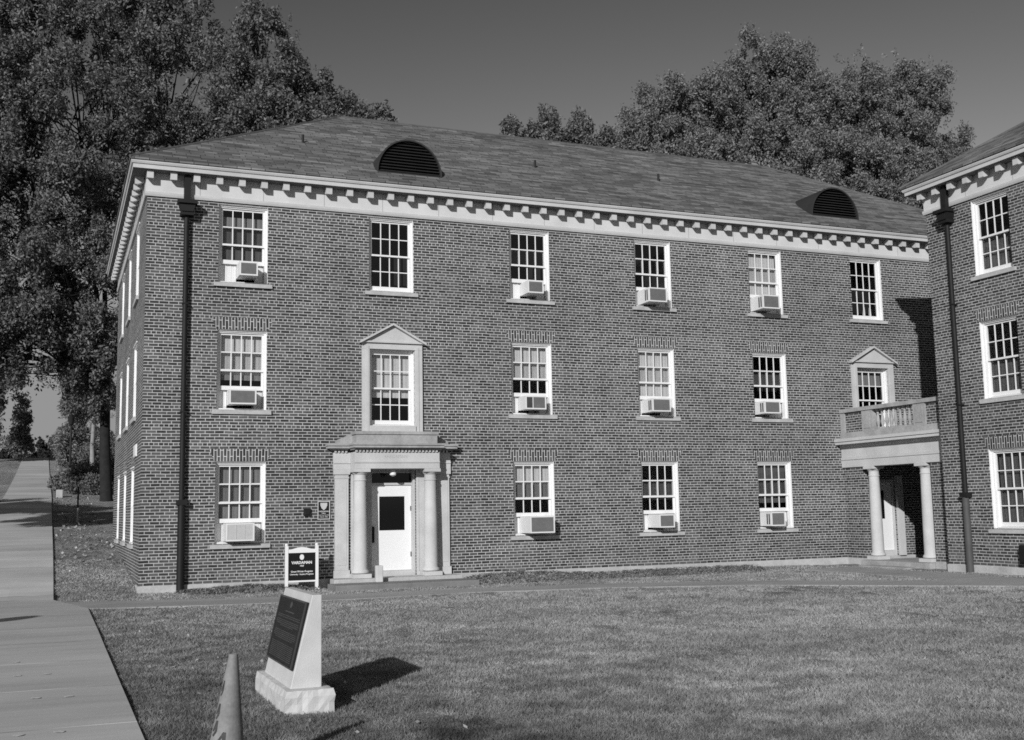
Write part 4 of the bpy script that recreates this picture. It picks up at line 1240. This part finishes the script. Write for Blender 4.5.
for i, (x, y, h, rx, mt, lab) in enumerate(((-1.45, 45, 1.0, 0.45, 'leaf_mid', 'small round shrub nearest the edge of the uphill walk'), (-0.6, 42, 1.3, 0.7, 'leaf_oak', 'low dark shrub on the slope in front of the lamp post'),
        (0.3, 41, 1.0, 0.7, 'leaf_oak', 'low dark shrub at the foot of the big oak'), (0.9, 63, 2.4, 1.3, 'leaf_oak', 'shaded shrub under the pale-trunked small tree'), (-0.9, 72, 3.4, 1.4, 'leaf_oak', 'tall loose shrub behind the lamp post at the edge of the walk'),
        (0.6, 74, 4.4, 1.8, 'leaf_oak', 'tallest shrub of the thicket behind the lamp post'), (2.4, 60, 3.6, 1.6, 'leaf_oak', 'dark shrub half hidden by the oak trunk'),
        (-0.2, 48, 1.4, 0.8, 'leaf_oak', 'dark shrub between the lamp post and the big oak'), (1.3, 50, 1.9, 0.9, 'leaf_oak', 'dark shrub just behind the trunk of the big oak'),
        (-2.6, 104, 4.2, 2.2, 'leaf_dark', 'dark round bush just right of the top of the walk'), (-4.6, 118, 4.6, 2.6, 'leaf_oak', 'distant leafy bush beyond the top of the walk'))):
    z0 = float(terr(x, y))
    tree('shrub', lab, [((x, y, z0 + h * 0.5), (rx, rx, h * 0.45)), ((x + rx * .4, y, z0 + h * 0.4), (rx * .8, rx * .8, h * 0.35))], (x, y), 50, 7000, 0.085 if y < 80 else 0.18, mt, 120 + i, (0.2, 0.5), group='shrubs on the left slope', trunk_r=0.05, cat='shrub')
# hedge at the crest
def hedge():
    x0, x1, y = -16, -4.9, 90; z0 = float(terr(-8, y))
    h = empty('hedge', (-9, y, z0)); tag(h, 'long low dark hedge across the hilltop left of the walk', 'hedge')
    r = np.random.default_rng(5)
    n = 90
    C = np.stack([r.uniform(x0, x1, n), r.uniform(y - .6, y + .6, n), z0 + r.uniform(0.2, 1.5, n)], 1)
    v = leaf_cloud(C, r.uniform(.3, .6, n), np.full(n, 110), 0.16, 8) - np.array([-9, y, z0])
    bulk_mesh('foliage', v, 4, M['leaf_dark'], h)
    mb = MB()
    for k in range(24): mb.tube([(x0 + 9 + k * 0.46, 0, -.2), (x0 + 9 + k * .46 + .1, 0, 1.0)], [.03, .01], 5)
    mb.build('stems', M['bark'], h)
hedge()
# trees outside the frame on the left whose shade crosses the walk
tree('shade_tree', 'leafy tree left of the walk, outside the picture, shading the path', [((-14.6, 19, 8.6), (2.6, 2.0, 1.3)), ((-12.2, 18.6, 8.2), (2.2, 1.5, 0.9)), ((-17, 20, 9.4), (3, 2, 1.8))], (-16, 19.5), 90, 14000, 0.16, 'leaf_oak', 151, (0.4, 0.9), trunk_r=0.25)

tree('shade_tree', 'loose low tree left of the walk, outside the picture, shading the bank by the building', [((-11.8, 9.5, 8.6), (1.9, 2.2, 0.9)), ((-11.0, 12.5, 8.8), (1.6, 1.8, 0.9)), ((-13.2, 16.0, 9.2), (1.8, 1.8, 1.0))], (-12, 12.5), 90, 16000, 0.15, 'leaf_oak', 157, (0.3, 0.7), trunk_r=0.2)

# ------------------------------------------------------------------ grass blades and fallen leaves
def in_poly_strip(x, y):
    """true where a walk, wall or plinth covers the ground"""
    px_edge = 0.035 * np.sin(x * 91 + y * 37) * np.sin(y * 5.3) - 0.02 + np.interp(y, [-34, -3.4, -0.9, 10, 40, 82], [-1.14, -1.17, -1.8, -1.83, -1.95, -2.35])
    m = (x < px_edge) & (x > -6.6)
    lo = np.interp(x, [-1.16, 1.5, 3.0, 6.6, 9.8, 12.8, 15.0, 17.6], [-3.3, -3.9, -4.0, -3.8, -4.5, -6.0, -8.2, -10.6])
    hi = np.interp(x, [-1.9, 1.5, 3.2, 6.9, 10.2, 13.5, 15.8, 18.6], [-1.3, -2.2, -2.55, -2.65, -3.3, -4.7, -6.8, -9.2])
    m |= (y > lo) & (y < hi) & (x > -1.9) & (x < 18.7)
    m |= (x > 17.15) & (x < 18.9) & (y < -1.4) & (y > -9)
    m |= (y > -0.04) & (x > -0.04)
    m |= (x > 4.2) & (x < 7.85) & (y > -1.52)
    m |= (x > 19.3)
    m |= (x > 0.15) & (x < 0.62) & (y > -16.92) & (y < -15.32)
    return m
def grass():
    r = np.random.default_rng(3)
    # density falls with distance from the camera point
    N = 900000
    u = r.random(N); D = 6.5 * (34 / 6.5) ** (u ** 1.0)
    th = r.uniform(-0.13, 0.86, N)
    x = -1.877 + D * np.sin(th); y = -27.29 + D * np.cos(th)
    ok = ~in_poly_strip(x, y) & (y < 0.0) | (~in_poly_strip(x, y) & (x < -0.05) & (y < 8))
    x, y, D = x[ok], y[ok], D[ok]; n = len(x)
    z = terr(x, y) - 0.005
    patch = 0.5 + 0.5 * np.sin(x * 1.7 + 1.3 * np.sin(y * 1.1)) * np.sin(y * 1.9 + np.sin(x * 0.7))
    h = (0.018 + 0.03 * r.random(n)) * (0.75 + 0.6 * patch)
    wd = (0.0022 + 0.00042 * D) * (0.6 + 0.8 * r.random(n))
    a = r.uniform(0, 2 * np.pi, n)
    lean = r.standard_normal((n, 2)) * h[:, None] * 0.75
    P = np.stack([x, y, z], 1); side = np.stack([np.cos(a), np.sin(a), np.zeros(n)], 1) * wd[:, None]
    tip = P + np.concatenate([lean, h[:, None]], 1)
    v = np.stack([P - side, P + side, tip], 1).reshape(-1, 3)
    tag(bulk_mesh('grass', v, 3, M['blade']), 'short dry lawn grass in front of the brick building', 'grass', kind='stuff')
grass()
def litter():
    r = np.random.default_rng(9)
    x = np.concatenate([r.uniform(-1.8, 0.3, 1700), r.uniform(-1.1, 18, 420), r.normal(0.4, 0.9, 260)]); y = np.concatenate([r.uniform(1, 40, 1700), r.uniform(-22, -0.5, 420), r.normal(-10, 4.0, 260)])
    ok = ~in_poly_strip(x, y); x, y = x[ok], y[ok]; n = len(x)
    P = np.stack([x, y, terr(x, y) + 0.03], 1)
    a = r.standard_normal((n, 3)); a[:, 2] *= 0.35; a /= np.linalg.norm(a, axis=1)[:, None]
    b = np.cross(a, np.array([0.1, 0.05, 1.0])); b /= np.linalg.norm(b, axis=1)[:, None]
    s = (r.uniform(0.02, 0.045, n) * np.where(y > 4, 1.9, 1.0))[:, None]
    v = np.stack([P - a * s, P + b * s * .6, P + a * s, P - b * s * .6], 1).reshape(-1, 3)
    tag(bulk_mesh('fallen_leaves', v, 4, M['fallen']), 'dry fallen leaves strewn over the lawn and slope', 'leaves', kind='stuff')
litter()
lf = MB(); lf.add([(0, -.06, 0), (.04, -.045, .006), (.06, .0, .002), (.045, .045, .006), (0, .07, 0), (-.04, .045, .006), (-.06, 0, .002), (-.045, -.04, .005)], [(0, 1, 2, 3, 4, 5, 6, 7)])
lf.v = [(x * .8, y * .8, z * .5) for x, y, z in lf.v]
M['pale_leaf'] = mottled('pale dry leaf', 0.55, 0.1, 8, 0.8, 40)
lm_ = lf.mesh('fallen_leaf')
for (x, y, a) in ((-2.24, -11.81, 0.0), (-2.19, -13.14, 0.6), (-1.88, -13.14, 1.2), (-1.97, -14.99, 1.8), (-1.67, -15.03, 2.4), (-2.08, -17.02, 3.0), (-1.77, -17.02, 3.6), (-2.41, -14.96, 4.2)):
    o = link('fallen_leaf', lm_, M['pale_leaf'], None, (x, y, float(terr(x, y)) + 0.054), a)
    tag(o, 'pale dry leaf lying flat on the concrete walk', 'leaf', 'pale leaves on the concrete walk')

def ground_cover():
    r = np.random.default_rng(17)
    n = 900
    x = np.concatenate([r.uniform(8.0, 16.5, 620), r.uniform(0.9, 4.0, 280)])
    lim = np.where(x > 8, 1.5, 0.9)
    y = -0.08 - lim * r.random(n) ** 1.5
    keep = ~((x > 4.15) & (x < 7.9))
    x, y = x[keep], y[keep]
    C = np.stack([x, y, terr(x, y) + 0.05 * r.random(len(x))], 1)
    v = leaf_cloud(C, r.uniform(0.08, 0.2, len(x)) * np.array(1.0), np.full(len(x), 34), 0.03, 18, 0.0)
    v[:, 2] = np.minimum(v[:, 2], np.repeat(C[:, 2], 34 * 4) + 0.05)
    tag(bulk_mesh('ground_cover', v, 4, M['cover']), 'rough dark ground cover along the foot of the brick wall', 'ground cover', kind='stuff')
M['cover'] = leaf_mat('ground cover leaves', 0.09, 0.3, 0.2)
ground_cover()

ub = empty('utility_box', (WX - 0.003, -7.320, 0.370), -math.pi / 2)
tag(ub, 'black utility box on the wing wall, cut by the right edge of the picture', 'utility box')
o = MB(); o.box(-0.24, 0.24, -0.18, 0, 0, 0.450); o.build('case', M['dark_metal'], ub, bevel=0.03)
o = MB(); o.box(-0.2, 0.2, -0.195, -0.1805, 0.04, 0.410); o.build('door', M['dark_metal'], ub, bevel=0.006)
